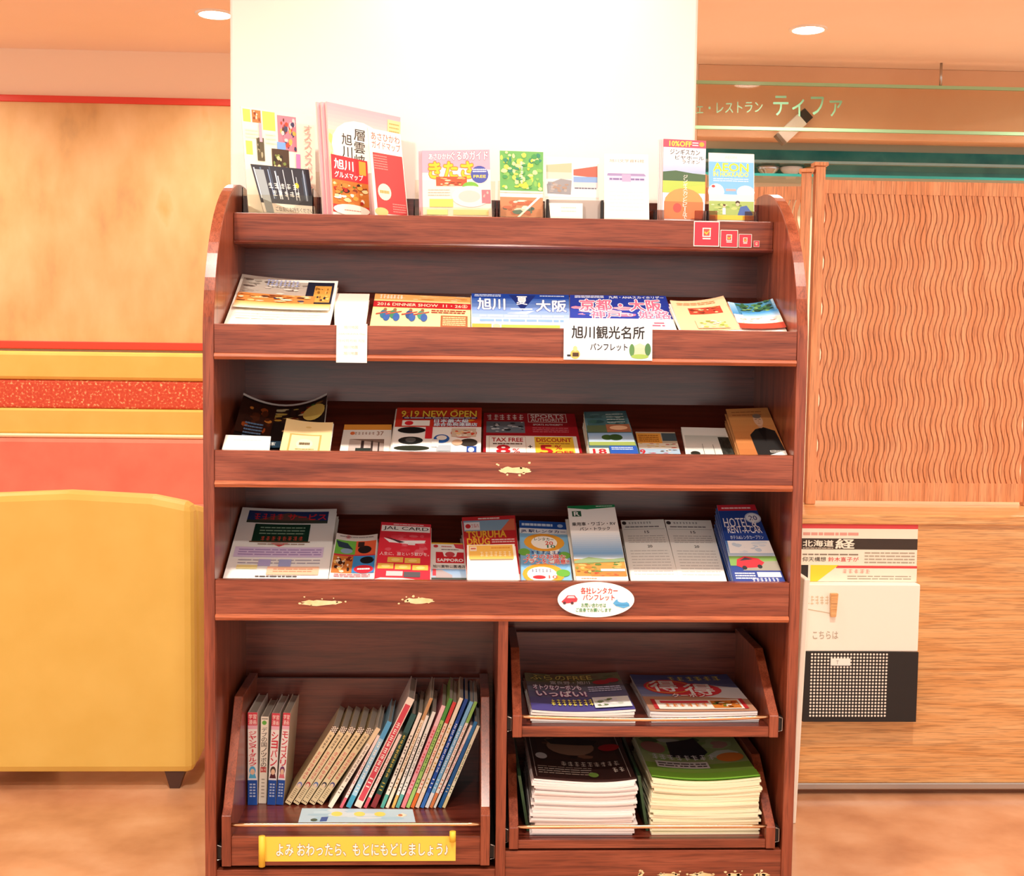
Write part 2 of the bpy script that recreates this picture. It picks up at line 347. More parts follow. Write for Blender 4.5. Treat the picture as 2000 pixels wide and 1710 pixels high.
for px, m_, lb in ((1500, mat('silver dish', 'd8d4d8', .15, metal=.8), 'silver bowl on the lower glass shelf'), (1545, mat('white dish', 'f4ece8', .2), 'white bowl on the lower glass shelf'), (1592, mat('amber dish', 'd89048', .2), 'amber bowl on the lower glass shelf')):
    x = at_y(px, 330, FAR+.2)[0]
    tag(MB().lathe([(.02, 0), (.022, .006), (.045, .026), (.055, .042), (.052, .042), (.04, .026), (.015, .011)], (x, FAR+.2, zs), 20).build('bowl', m_, smooth=True), lb, 'bowl', 'bowls on the glass shelf')
# ---- counter with newspapers beside the rack
M['oak'] = wood('honey oak', 'd89858', 'e4aa6c', 'ecba80', 'x', rough=.35, coat=.2); M['screenwood'] = wood('orange beech', 'dc905c', 'e89e6c', 'eeaa7a', 'z', rough=.4, coat=.1)
KY = .62; kx0 = .655; kx1 = 2.7; kz = at_y(1600, 1003, KY)[2]; kb = at_y(1600, 1022, KY)[2]
co = tag(empty('counter', (1.6, KY+.25, 0)), 'honey coloured wooden counter that carries the wavy wooden screen', 'counter')
MB().box(kx0, kx1, KY-.012, KY+.55, kb, kz).build('worktop', M['oak'], co, bevel=.004)
MB().box(kx0, kx1, KY, KY+.53, .022, kb).build('body', M['oak'], co)
MB().box(kx0, kx1, KY+.02, KY+.5, 0, .022).build('plinth', mat('brown plinth', '9a5c3c', .4), co)
rz = max(.022, at_y(1600, 1547, KY)[2])
MB().box(kx0, kx1, KY-.006, KY+.006, rz-.009, rz+.009).build('metal_strip', M['steel'], co, bevel=.003)
SY = KY+.2; sz0 = kz; szt = at_y(1620, 352, SY)[2]
def screen(x0, x1, ztop, label, yaw=0.0, n=None):
    s_ = tag(empty('wooden_screen', (x0, SY, sz0)), label, 'screen'); w_ = x1-x0; z0 = sz0+.0005; zlo = at_y(1620, 955, SY)[2]
    MB().box(0, .026, -.013, .013, z0, ztop+.035).build('post', M['screenwood'], s_, bevel=.002)
    MB().box(-.006, .032, -.019, .019, ztop+.035, ztop+.045).build('post_cap', M['screenwood'], s_, bevel=.002)
    MB().box(w_-.026, w_, -.013, .013, z0, ztop+.035).build('post', M['screenwood'], s_, bevel=.002)
    MB().box(.026, w_-.026, -.008, .008, ztop-.035, ztop).build('top_rail', M['screenwood'], s_)
    MB().box(.026, w_-.026, -.008, .008, zlo-.03, zlo+.02).build('bottom_rail', M['screenwood'], s_)
    k = int((w_-.052)/.0148); H = (ztop-.035)-(zlo+.02); m_ = 44
    for i in range(k):
        x = .028+i*(w_-.056)/k; vs = []; fs = []
        for j in range(m_+1):
            z = zlo+.02+H*j/m_; o_ = .0062*math.sin(2*math.pi*z/.122); e = .0118
            vs += [(x+o_, -.007, z), (x+o_+e, -.007, z), (x+o_+e, .007, z), (x+o_, .007, z)]
        for j in range(m_):
            for a in range(4): fs.append((j*4+a, j*4+(a+1) % 4, j*4+4+(a+1) % 4, j*4+4+a))
        MB().add(vs, fs).build('slat', M['screenwood'], s_)
    for ch_ in s_.children: ch_.matrix_parent_inverse = Matrix.Identity(4); ch_.location.z = -sz0
    s_.rotation_euler.z = yaw
    return s_
x1_ = at_y(1580, 700, SY)[0]
screen(x1_, x1_+.62, szt, 'orange wooden screen panel of wavy slats standing on the counter')
sc2 = screen(x1_-.008, x1_-.008+.3, at_y(1558, 356, SY)[2]-.01, 'narrow orange screen panel half hidden behind the rack', yaw=math.pi-.25)
# newspapers, notice and perforated holder on the counter front
NY = KY-.012
def hang(name, label, cat, x0, y0, x1, y1, design, y=KY-.0062, th=.006, col='f4ecd8'):
    BL, BR, TL, TR = (at_y(*c, y) for c in ((x0, y1), (x1, y1), (x0, y0), (x1, y0)))
    BL[2] = BR[2]; TL[2] = TR[2]; TL[0] = BL[0]; TR[0] = BR[0]
    su = surface([BL, BR, TL, TR]); o = sheet(name, su, th, col, 'e8dcc4', nu=1, nv=1, material='matte'); tag(o, label, cat)
    p = Print(9); p.nu = p.nv = 1; design(p); p.build(su, o, 'front_print', 'matte'); return o
def d(p): p.rect(0, .9, 1, 1, 'd84848').bars(.02, .74, .5, .82, 1, 'e0a090', .8).rect(0, .44, 1, .68, '3c3028').text('北海道', .02, .5, .28, .64, 'f4ecd8', .03).text('経', .3, .46, .46, .67, 'f4ecd8', .04).bars(.02, .45, .28, .48, 1, 'c8bca8', .7).bars(.02, .3, .5, .35, 1, '8a7c6c', .6).text('仰天構想', .02, .17, .22, .27, '4a4038', .0).text('鈴木直子が', .24, .17, .5, .27, 'd84848', 0).bars(.55, .05, .98, .4, 5, 'b0a490', .4)
hang('newspaper', 'cream folded newspaper with red stripe and black masthead on the counter front', 'newspaper', 1562, 1024, 1790, 1112, d)
def d(p): p.rect(.3, .82, 1, .97, 'd84848').marks(5, .35, .5, .6, .75, 'e0a090', 0).poly([(.08, 0), (.08, 1), (.32, 1), (.14, 0)], 'f4d838').rect(0, 0, .06, 1, '2c2420').bars(.4, .1, .95, .4, 2, 'b0a490', .4)
hang('newspaper', 'lower newspaper with yellow corner under the black masthead paper', 'newspaper', 1564, 1104, 1790, 1136, d, y=KY-.0106, th=.0042)
nb = at_y(1563, 1268, NY-.01); nt_ = at_y(1563, 1137, NY-.01); nx1 = at_y(1790, 1200, NY-.01)[0]
wb = tag(MB().box(nb[0], nx1, NY-.03, NY+.012, nb[2], nt_[2]).build('notice_box', mat('white card box', 'f8f2e4', .6), bevel=.003), 'white card box with faint hiragana under the newspapers', 'box')
p = Print(4); q = [at_y(*c, NY-.0305) for c in ((1566, 1266), (1780, 1266), (1566, 1140), (1780, 1140))]; p.nu = p.nv = 1
p.marks(5, .03, .68, .25, .82, 'd8c8a8', 0).poly([(0, .62), (.27, .54), (.27, .55), (0, .635)], 'd0c0a0').text('こちらは', .1, .15, .33, .27, 'b8ac98', 0)
p.build(surface(q), wb, 'lettering', 'matte')
cx_ = at_y(1627, 1180, NY-.03)
tag(MB().prism([(cx_[0]-.008, cx_[2]-.03), (cx_[0]+.006, cx_[2]-.03), (cx_[0]+.01, cx_[2]+.03), (cx_[0]-.01, cx_[2]+.03)], NY-.042, NY-.0305, 'y').build('wooden_peg', M['oak'], bevel=.002), 'small wooden peg clipped to the white card box', 'peg')
hb = at_y(1567, 1408, NY-.03); ht = nb.copy(); ht[2] -= .0002
ph = tag(MB().box(hb[0], nx1, NY-.034, NY-.028, hb[2], ht[2]).box(hb[0], hb[0]+.004, NY-.03, NY+.012, hb[2], ht[2]).box(hb[0], nx1, NY-.03, NY+.012, hb[2], hb[2]+.004).build('perforated_holder', M['black']), 'black perforated metal magazine holder on the counter front', 'holder')
mb = MB(); a = at_y(1586, 1277, NY-.034); pit_ = .0083
for i in range(24):
    for j in range(20):
        x, z = a[0]+i*pit_, a[2]-j*pit_; r = .0028
        if x < nx1-.01 and z > hb[2]+.006: mb.add([(x+r*math.cos(t), NY-.0345, z+r*math.sin(t)) for t in [k*math.pi/4 for k in range(8)]], [tuple(range(8))])
o = mb.build('perforations', mat('pale paper seen through holes', 'f0e8dc', .7), ph); o['kind'] = 'stuff'
q = at_y(1622, 1299, NY-.035); MB().box(q[0], q[0]+.05, NY-.036, NY-.0346, q[2], q[2]+.018).build('label_tag', mat('white tag', 'f4f0e8', .6), ph)
p = Print(1); p.nu = p.nv = 1; p.text('T', 0, 0, 1, 1, 'a09890', 0)
p.build(surface([np.array([q[0]+.014+i*.006, NY-.0362, q[2]+.004+j*.009]) for j in (0, 1) for i in (0, 1)]), ph, 'tag_lettering')
# slim white board between rack and counter
wx = at_y(1556, 1400, .45)
bd = tag(MB().hexa([(wx[0]-.016, .42, 0), (wx[0]-.002, .42, 0), (wx[0]-.002, .60, 0), (wx[0]-.016, .60, 0), (wx[0]+.0, .42, at_y(1560, 1130, .42)[2]), (wx[0]+.014, .42, at_y(1560, 1130, .42)[2]), (wx[0]+.014, .60, at_y(1560, 1130, .42)[2]), (wx[0]+.0, .60, at_y(1560, 1130, .42)[2])]).build('folded_board', mat('white plastic board', 'f4ecdc', .35), bevel=.003), 'slim white board standing on edge between the rack and the counter', 'board')
# ================================================================== the brochure rack
W = .58; D = .36
S = {2: dict(t=1.178, b=1.108, back=1.2575), 3: dict(t=.928, b=.855, back=1.0113), 4: dict(t=.668, b=.587, back=.7523)}
R1T, R1B, DR = 1.4166, 1.3505, .2186
rack = tag(empty('brochure_rack', (0, .2, 0)), 'tall dark red wooden brochure rack with rounded sides, sloping shelves and pull-out trays', 'rack')
arc = [(.33-.33*math.cos(t), 1.135+.35*math.sin(t)) for t in [math.pi/2*i/20 for i in range(21)]]
prof = [(0, 0)]+arc+[(.385, 1.485), (.40, 1.47), (.40, 0)]
for s in (-1, 1):
    MB().prism(prof, s*W, s*(W+.0222)).build('side_panel', M['wood_z'], rack, bevel=.0015)
    # pale edge band that follows the rounded front edge
    eb = MB(); pts = [(0, .02)]+arc+[(.375, 1.485)]
    for (y0, z0), (y1, z1) in zip(pts, pts[1:]):
        def off(y, z):
            a = math.atan2((z-1.135)/.35, (.33-y)/.33) if z > 1.135 else 0
            return y-.0012*math.cos(a), z+.0012*math.sin(a)
        (ya, za), (yb, zb) = off(y0, z0), off(y1, z1); xa, xb = s*(W+.0008), s*(W+.0214)
        eb.hexa([(xa, y0+.002, z0), (xb, y0+.002, z0), (xb, y1+.002, z1), (xa, y1+.002, z1), (xa, ya, za), (xb, ya, za), (xb, yb, zb), (xa, yb, zb)])
    eb.build('edge_band', M['wood_z'], rack)
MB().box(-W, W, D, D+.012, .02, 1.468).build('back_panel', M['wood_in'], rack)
for k, q in S.items():
    fb = MB().box(-W+.0005, W-.0005, 0, .018, q['b']+.012, q['t']).build('shelf_front', M['wood_x'], rack, bevel=.0012)
    MB().prism([(-.006, q['b']+.006), (-.004, q['b']+.011), (0, q['b']+.0125), (.018, q['b']+.0125), (.018, q['b']), (-.002, q['b'])], -W+.001, W-.001).build('nosing', M['wood_edge'], fb)
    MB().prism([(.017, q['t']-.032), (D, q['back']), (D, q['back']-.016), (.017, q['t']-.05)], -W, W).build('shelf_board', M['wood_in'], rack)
fb = MB().box(-W+.0005, W-.0005, DR, DR+.018, R1B+.008, R1T).build('shelf_front', M['wood_x'], rack, bevel=.0012)
MB().prism([(DR-.005, R1B+.004), (DR, R1B+.0085), (DR+.018, R1B+.0085), (DR+.018, R1B), (DR-.002, R1B)], -W+.001, W-.001).build('nosing', M['wood_in'], fb)
MB().box(-W, W, DR+.018, D, R1B, R1B+.012).build('shelf_board', M['wood_x'], rack)
MB().box(-.0125, .0075, 0, D, .05, S[4]['b']+.002).build('divider', M['wood_z'], rack, bevel=.001)
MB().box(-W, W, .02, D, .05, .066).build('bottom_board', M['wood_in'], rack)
MB().box(.0075, W, .004, .022, .0, .108).build('kick_panel', M['wood_x'], rack, bevel=.001)
MB().box(-W, -.0125, .004, .022, .0, .07).build('kick_panel', M['wood_x'], rack, bevel=.001)
def chip(px0, py0, px1, py1, y, parent, seed, n=26):
    """irregular patch of bare veneer where the stain has worn off, about a pixel box"""
    rnd = random.Random(seed); a = at_y(px0, py1, y); b = at_y(px1, py0, y); mb = MB()
    cx, cz, rx, rz = (a[0]+b[0])/2, (a[2]+b[2])/2, (b[0]-a[0])/2, (b[2]-a[2])/2
    mb.add([(cx+rx*(abs(math.cos(t))**.7)*math.copysign(1, math.cos(t))*rnd.uniform(.72, 1), y-.0004, cz+rz*math.sin(t)*rnd.uniform(.5, 1)) for t in [6.2832*i/n for i in range(n)]], [tuple(range(n))])
    for i in range(7):
        x, z, r = rnd.uniform(a[0]-rx*.15, b[0]+rx*.1), rnd.uniform(a[2]-rz*.3, b[2]+rz*.8), rnd.uniform(.0012, .003)
        mb.add([(x+r*1.6*math.cos(t)*rnd.uniform(.5, 1), y-.0004, z+r*math.sin(t)) for t in (0, 1.2, 2.5, 3.7, 5)], [(0, 1, 2, 3, 4)])
    mb.build('worn_patch', M['chip'], parent)
fronts = [o for o in rack.children if o.name.startswith('shelf_front')]
chip(972, 910, 1042, 926, 0, fronts[1], 3); chip(583, 1170, 672, 1183, 0, fronts[2], 5); chip(783, 1166, 853, 1179, 0, fronts[2], 8)
kick = [o for o in rack.children if o.name.startswith('kick_panel')][0]
for i, (a, b) in enumerate(((1246, 1256), (1282, 1330), (1345, 1395), (1418, 1450), (1470, 1505))): chip(a, 1703, b, 1712, .004, kick, 20+i)
def tray(x0, x1, z0, hside, zfl, zrod, hback, board, sag=0.0, zc=None):
    """pull-out tray: floor with side boards that step down towards the front, front rail and a rod across"""
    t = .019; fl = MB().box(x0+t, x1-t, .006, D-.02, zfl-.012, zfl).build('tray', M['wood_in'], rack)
    pf = [(0, z0), (0, z0+hside), (.018, z0+hside+.012), (.15, z0+hback), (D-.02, z0+hback), (D-.02, z0)]
    for a, b in ((x0, x0+t), (x1-t, x1)): MB().prism(pf, a, b).build('tray_side', M['wood_z'], fl, bevel=.0012)
    MB().box(x0+t, x1-t, .004, .02, z0, board).build('front_rail', M['wood_x'], fl, bevel=.001)
    MB().box(x0+t, x1-t, D-.03, D-.02, zfl, z0+hback-.01).build('tray_back', M['wood_in'], fl)
    xs = np.linspace(x0+t-.002, x1-t+.002, 17)
    MB().tube([(x, .006, zrod-sag*(1-((x-(x0+x1)/2)/((x1-x0)/2))**2)) for x in xs], .004, 10).build('rod', M['brass'], fl, smooth=True)
    for a, sgn in ((x0, -1), (x1, 1)):
        MB().box(min(a, a+sgn*.0105), max(a, a+sgn*.0105), .012, D-.03, z0+.012, z0+.04).build('slide_rail', M['black'], fl)
        xx = a+sgn*.006
        MB().tube([(xx-.004, .009, z0+.010), (xx+.004, .009, z0+.012), (xx+.004, .009, z0+.038), (xx-.004, .009, z0+.041)], .0013, 6).build('slide_end', M['steel'], fl)
    return fl
TL_ = tray(-.569, -.0245, .079, .105, .139, .164, .31, .1395)
TR1 = tray(.019, .5655, .347, .045, .369, .390, .150, .3685, sag=.007)
TR2 = tray(.015, .5655, .113, .045, .131, .158, .150, .1305)
# ================================================================== printed matter on the sloping shelves
HY = .0215
def lay(k, name, label, cat, TL, TR, BL, BR, L, design=None, n=1, t=.0012, col='f4efe4', edge='efe8da', bend=0.0, curl=0.0,
        group=None, lift=0.0, seed=1, jit=.002, under='', material='print', single=False, amin=0.0):
    q = S[k]; ths = math.atan2(q['back']-(q['t']-.032), D-.017); hz = q['t']-.029+lift+n*t
    def hit(p, a): return at_plane(p[0], p[1], (0, HY, hz), np.array([0, -math.sin(a), math.cos(a)]))
    def sof(p, a): h = hit(p, a); return (h[1]-HY)*math.cos(a)+(h[2]-hz)*math.sin(a)
    lo, hi = ths, 1.3
    if .5*(sof(TL, lo)+sof(TR, lo)) > L:
        for _ in range(40):
            md = (lo+hi)/2
            if .5*(sof(TL, md)+sof(TR, md)) > L: lo = md
            else: hi = md
    a = max(lo, math.radians(amin))
    if n == 1 and not single and a > ths+.06: n = 3; return lay(k, name, label, cat, TL, TR, BL, BR, L, design, n, t, col, edge, bend, curl, group, lift, seed, jit, under, material)
    pts = {}
    for nm, p in (('TL', TL), ('TR', TR), ('BL', BL), ('BR', BR)):
        h = hit(p, a); pts[nm] = (h[0], (h[1]-HY)*math.cos(a)+(h[2]-hz)*math.sin(a))
    smax = (D-.006-HY)/math.cos(ths)
    rnd = random.Random(seed*7+k); objs = []
    def ext(T, B):  # x on the hinge line
        (xt, st), (xb, sb) = T, B; return xt+(xb-xt)*(st/(st-sb))
    xl, xr = ext(pts['TL'], pts['BL']), ext(pts['TR'], pts['BR'])
    lim = W-.0015-(jit if n > 1 else 0)   # stay clear of the side panels
    sh = min(0, lim-xr)+max(0, -lim-xl); xl += sh; xr += sh
    sh = min(0, lim-pts['TR'][0])+max(0, -lim-pts['TL'][0])
    for c_ in ('TL', 'TR'): pts[c_] = (pts[c_][0]+sh, pts[c_][1])
    for i in range(n):
        st = max(ths, a-.05) if amin else ths; ai = st+(a-st)*((i+1)/n); hzi = q['t']-.029+lift+(i+1)*t
        jx = 0 if i == n-1 else rnd.uniform(-jit, jit); js = 0 if i == n-1 else rnd.uniform(-jit, jit*.6)
        def P(x, s):
            s = min(s, (D-.004-HY)/math.cos(ai)); return (x+jx, HY+s*math.cos(ai), hzi+s*math.sin(ai))
        su = surface([P(xl, 0), P(xr, 0), P(pts['TL'][0], pts['TL'][1]+js), P(pts['TR'][0], pts['TR'][1]+js)], bend*(1-.12*(n-1-i)), curl)
        o = sheet(name, su, t*.8, col, edge, material=material); objs.append(o)
        lb = label if i == n-1 else (under or ' '.join(label.split(' on ')[0].split(' with ')[0].split(' beside ')[0].split(' half ')[0].split(',')[0].split()[:9])+' lying underneath in the same pile')
        tag(o, lb, cat, group if n == 1 else (group or 'pile of '+label.split(' with ')[0]))
    if design:
        vl = .5*(pts['BL'][1]/pts['TL'][1]+pts['BR'][1]/pts['TR'][1])
        pr = Print(seed); pr.nu = 12 if (bend or curl) else 3; pr.nv = 8 if (bend or curl) else 3; pr.slice, pr.hm = (12, 3) if (bend or curl) else (0, 1)
        design(pr); pr.build(lambda u, v, h: su(u, vl+(1-vl)*v, h), objs[-1], material=material)
    return objs[-1]
FOOD = ['c8742c', 'e0a040', '8a3a1c', 'f0d8a0', 'b02818', '5a7a2c', 'f4ece0', '3a1c10', 'd88838']
SCENE = ['3c6a34', '5a8a3c', '2a4a2c', '88a860', 'c8d8b0', '6a9ac0']
MUSEUM = ['c0b8d8', 'a8a0c8', 'e0d8e8', '8880b0']
# ---------------- shelf two
def d(p): p.rect(.03, .32, .97, .93, 'b8a898').blobs(.03, .62, .72, .93, ['b0a498', 'c8bcb0', '988c80', 'd8d0c4', '685850'], 26, .1).rect(.70, .45, .97, .93, '14182c').blobs(.78, .48, .95, .85, ['c89040', '8a5a20', '14182c', 'e0b060'], 22, .12).blobs(.03, .38, .8, .60, ['c87838', '8a4820', 'e8b878', '304060', '5a3018', 'f0d8b0'], 40, .1).grad(.03, .26, .97, .4, 'd8a050', 'f4e8d0').bars(.08, .06, .9, .22, 3, 'd0c8b8').marks(8, .28, .76, .62, .9, '8a94c0', .02)
lay(2, 'flyer', 'white flyer with night-view food photo lying on the uppermost sloping shelf', 'flyer', (468, 548), (655, 562), (437, 631), (643, 634), .297, d, n=2, bend=.004, seed=2, curl=.012)
lay(2, 'leaflet', 'plain cream leaflet with pale pink top beside the night-view flyer', 'leaflet', (652, 573), (722, 574), (655, 634), (714, 635), .25, lambda p: p.rect(0, 0, 1, 1, 'f6eed4').rect(0, .72, 1, 1, 'eedcd0').bars(.1, .1, .9, .3, 2, 'ece0c4'), lift=.004)
def d(p):
    p.rect(0, 0, 1, 1, 'f2d896').blobs(0, .82, 1, 1, ['e8a860', 'f4d090', 'c88038', 'f8e8c0'], 30, .09).marks(7, .05, .84, .3, .97, 'fff8e8', .03, 'a84828')
    p.rect(0, .58, 1, .76, 'c0242c').text('2016 DINNER SHOW  11・26㊏', .04, .615, .97, .73, 'ffe9c8', .015)
    for x, c in ((.1, '2c6a80'), (.2, '3a7a58'), (.36, '28487c'), (.48, '3c8a70')):
        p.ell(x+.02, .36, .04, .13, c).ell(x+.05, .28, .035, .12, '34589a').ell(x+.03, .5, .018, .045, '8a5a40').poly([(x-.06, .34), (x+.1, .44), (x+.1, .47), (x-.06, .38)], 'b04838')
    p.rect(.70, .02, .97, .36, '9a5a34').bars(.72, .05, .95, .33, 5, 'e8c890', .5).bars(.6, .42, .95, .54, 2, 'a03028', .5)
lay(2, 'flyer', 'gold dinner show flyer with red title band and musicians in blue', 'flyer', (733, 573), (919, 581), (722, 638), (919, 641), .297, d)
def d(p):
    p.grad(0, 0, 1, 1, '1c4aa8', 'dce8f4', 10).rect(0, .86, 1, 1, '16409c').poly([(.38, .97), (.66, .97), (.52, .5)], '122a74').text('夏', .46, .68, .57, .93, 'ffffff', .02)
    p.text('旭川', .06, .52, .34, .86, 'ffffff', .04, '1a3a90', .04).text('大阪', .66, .48, .97, .82, 'ffffff', .04, '1a3a90', .04).poly([(.36, .42), (.64, .5), (.56, .4)], 'ffffff').rect(.4, .53, .62, .56, 'ffffff')
    p.bars(.08, .3, .94, .38, 1, 'b8cce8', .7).bars(.08, .18, .94, .26, 1, '7aa0d4', .7).bars(.03, .9, .3, .98, 2, 'd0dcf0', .5).bars(.7, .92, .95, .97, 1, 'd0dcf0', .5)
    p.rect(0, 0, .2, .12, 'e8a03c').rect(.3, 0, .9, .1, '9ab04c').ell(.25, .06, .04, .06, 'f4d890')
lay(2, 'travel_brochure', 'blue travel brochure with white lettering and dark triangle', 'brochure', (921, 573), (1111, 576), (922, 641), (1113, 643), .297, d, n=3)
def d(p):
    p.rect(0, 0, 1, 1, '22389a').blobs(0, .3, 1, .7, ['f090a8', 'f4b0c0', 'e87898', '2c48a8'], 26, .14, base='22389a').rect(.0, 0, 1, .3, 'f8ece0')
    p.text('京都・大阪', .1, .52, .92, .86, 'f07090', .045, 'ffffff', .05).text('神戸・姫路', .2, .30, .98, .52, 'f07090', .04, 'ffffff', .05).bars(.05, .9, .35, .98, 2, 'e0e4f4', .6).text('九州・ANAスカイホリデー', .4, .89, .97, .97, 'ffffff', .01).bars(.1, .08, .9, .22, 2, 'c05070', .5)
lay(2, 'travel_brochure', 'navy and pink travel brochure half hidden by the white sightseeing sign', 'brochure', (1113, 576), (1300, 578), (1113, 643), (1322, 645), .297, d, n=3)
def d(p): p.rect(0, 0, 1, 1, 'f0b890').blobs(.27, .52, .86, .74, ['a83c28', 'd0683c', '7a2c1c', 'e8b080', 'c85030'], 26, .12).bars(.1, .82, .8, .92, 2, 'd89868', .4).blobs(.3, .04, .85, .3, ['e8c878', 'b8c058', 'd86848', 'f4e4c0', '8aa040'], 20, .13, base='f0b890')
lay(2, 'leaflet', 'peach leaflet with strip of shop photos beside the beach leaflet', 'leaflet', (1308, 592), (1412, 583), (1330, 645), (1446, 646), .21, d, n=4, bend=.006, lift=.0045)
def d(p): p.grad(0, .45, 1, 1, 'a8c8dc', '2878b8').blobs(.15, .6, .95, 1, ['2c5a38', '4a7848', '1c3c28', '6a9458'], 40, .13, base=None if 0 else '3c7a9a').rect(0, .2, 1, .52, 'e4d8c8').grad(.2, .42, 1, .62, '2c80c0', 'c8dcec', 4).blobs(0, .22, 1, .42, ['f0e8dc', 'c8b8a8', 'a06858', 'e0d4c8'], 24, .08).rect(0, 0, 1, .18, 'b8402c')
lay(2, 'leaflet', 'leaflet with beach and green coast photo next to the side panel', 'leaflet', (1420, 596), (1508, 590), (1447, 645), (1538, 647), .19, d, bend=.008, n=3)
# ---------------- shelf three
def d(p):
    p.rect(0, 0, 1, 1, '241a18').blobs(.05, .62, 1, .96, ['c89838', 'b8401c', '3c7a30', 'e0c060', '6a2414', 'f0e0b0', '805030'], 44, .11, base='3a2420').blobs(.0, .3, .4, .95, ['a85020', '3c2018', 'd88838', '5a2c18'], 20, .14, base='3a1e14').ell(.86, .72, .13, .16, 'e8c868').blobs(.5, .3, .85, .55, ['a8402c', 'd8a878', '5a3020', 'e8d8b8'], 18, .14, base='241a18').bars(.1, .2, .3, .52, 5, '6a8ab0', .5).rect(.08, .02, .9, .16, '1c3444').marks(4, .2, .06, .5, .13, 'e8e4dc', .01)
    p.rect(0, .96, 1, 1.0, 'f0e8e0')
lay(3, 'food_magazine', 'dark food magazine with curled-up corners behind the white card', 'magazine', (478, 795), (640, 795), (448, 880), (628, 882), .257, d, n=3, t=.002, bend=.028, seed=4, jit=.0004)
lay(3, 'card', 'blank white card lying in front of the curled food magazine', 'card', (441, 849), (529, 852), (433, 879), (526, 881), .09, lambda p: p.rect(0, 0, 1, 1, 'f8f4ea').bars(.2, .6, .8, .8, 1, 'd8d0c4', .3), lift=.012, single=True, amin=40)
def d(p): p.rect(0, 0, 1, 1, 'f0d69c').rect(.14, .0, .80, .56, 'c8a45c').rect(.18, 0, .76, .52, 'f2dca8').ell(.47, .25, .17, .16, 'f6e6bc').bars(.36, .2, .58, .3, 1, '5a4428', .8).ell(.5, .8, .06, .03, 'dcbc78').bars(.3, .04, .68, .1, 1, 'a88850', .5)
lay(3, 'leaflet', 'cream leaflet with ornamental gold frame on the middle shelf', 'leaflet', (560, 820), (651, 828), (546, 881), (643, 883), .16, d, n=4, lift=.012, bend=.004, amin=34)
def d(p): p.rect(0, 0, 1, 1, 'f8f2ea').rect(0, .8, 1, 1, 'f0a040').marks(7, .16, .62, .66, .72, 'a07058').text('37', .70, .60, .84, .74, 'a07058', .01).ell(.2, .67, .05, .06, 'e87840').rect(.16, 0, .86, .46, 'c8b8b0').poly([(.16, .46), (.86, .3), (.86, .46)], '8a7468').rect(.4, 0, .46, .4, '3a2c2c').rect(.6, 0, .64, .4, '4a3c38').rect(.74, 0, .77, .35, '4a3c38').rect(.3, 0, .6, .14, '2c3430')
lay(3, 'leaflet', 'white leaflet with orange top band and photo of a steel frame', 'leaflet', (673, 829), (765, 829), (663, 882), (763, 884), .19, d, n=3)
def d(p):
    p.rect(0, 0, 1, 1, 'f6f2ec').rect(0, .56, 1, 1, 'c83420').blobs(0, .58, 1, 1, ['c83420', 'e05828', 'b02418', 'f0a030'], 24, .08, base='c83420').text('9.19 NEW OPEN', .06, .78, .94, .92, 'ffd84c', .03, '7a1410', .03).rect(.08, .735, .95, .775, '24306c').bars(.1, .742, .93, .77, 1, 'f0f0f4', .6).rect(.08, .58, .4, .70, 'f6efe4').ell(.16, .64, .05, .05, 'd8242c').text('日本最大級', .45, .65, .85, .73, 'ffffff', .02, '3a3a8a').text('綜合免税連鎖店', .45, .57, .95, .645, 'ffffff', .02, '3a3a8a')
    p.ell(.2, .48, .16, .07, '181818').rect(.36, .3, .44, .55, 'd02830').ell(.2, .26, .14, .08, '242422').ell(.2, .27, .06, .05, '5a5a58').ell(.22, .1, .2, .05, '2c3024').ell(.55, .3, .09, .09, '2a5ca8').ell(.55, .32, .06, .05, 'e8e4dc').ell(.8, .42, .15, .1, 'c8402c').blobs(.66, .34, .94, .52, ['d8482c', 'f0c890', '8a5a3c', 'f4e8d8'], 18, .16, base='d8c0a8').ell(.86, .22, .1, .08, '3a342e').ell(.73, .22, .06, .06, 'd8b090').rect(.5, .04, .66, .16, 'b8c0c8').rect(.84, .0, .95, .14, '2850a0').ell(.89, .07, .035, .05, 'e8e8f4').rect(.44, .12, .52, .28, 'e8e4e0')
lay(3, 'shopping_flyer', 'red and white shopping flyer with cameras and goods, stacked beside the orange-topped leaflet', 'flyer', (776, 796), (941, 796), (764, 884), (939, 887), .25, d, n=8, jit=.004, seed=6)
def d(p):
    p.rect(0, 0, 1, 1, 'a81824').marks(6, .03, .82, .44, .96, 'f4ece4', .03).rect(.03, .50, .44, .78, '9aa0a4').blobs(.03, .5, .44, .78, ['707880', 'c0c4c8', '2c3034', 'e0e4e4'], 30, .12).rect(.48, .76, .9, .98, 'f0e8e4').rect(.486, .77, .894, .97, 'a81824').text('SPORTS', .51, .87, .87, .96, 'f4ece4', .02).text('AUTHORITY', .51, .78, .87, .86, 'f4ece4', .015).text('SPORTS AUTHORITY', .53, .68, .85, .72, 'ffffff', .02).bars(.52, .5, .9, .64, 3, 'd07078', .4)
    p.rect(.03, 0, .97, .42, 'f8f2e8').rect(.06, 0, .44, .40, 'd8b8a0').rect(.065, 0, .435, .39, 'fbf6ee').text('TAX FREE', .09, .28, .41, .37, 'b81c24', .04).bars(.1, .21, .4, .25, 1, '6a5048', .7).text('8', .14, .0, .27, .2, 'c8202c', .05).text('%', .30, .02, .37, .12, 'c8202c', .02).text('+', .46, .14, .5, .2, '3a3430', .03)
    p.rect(.53, 0, .93, .40, 'f6cc3c').text('DISCOUNT', .55, .28, .91, .37, 'b81c24', .04).bars(.57, .22, .89, .26, 1, 'a87030', .5).text('5', .58, .0, .70, .2, 'c8202c', .05).text('%', .73, .1, .8, .2, 'c8202c', .02).text('OFF', .73, .0, .91, .07, 'c8202c', .04)
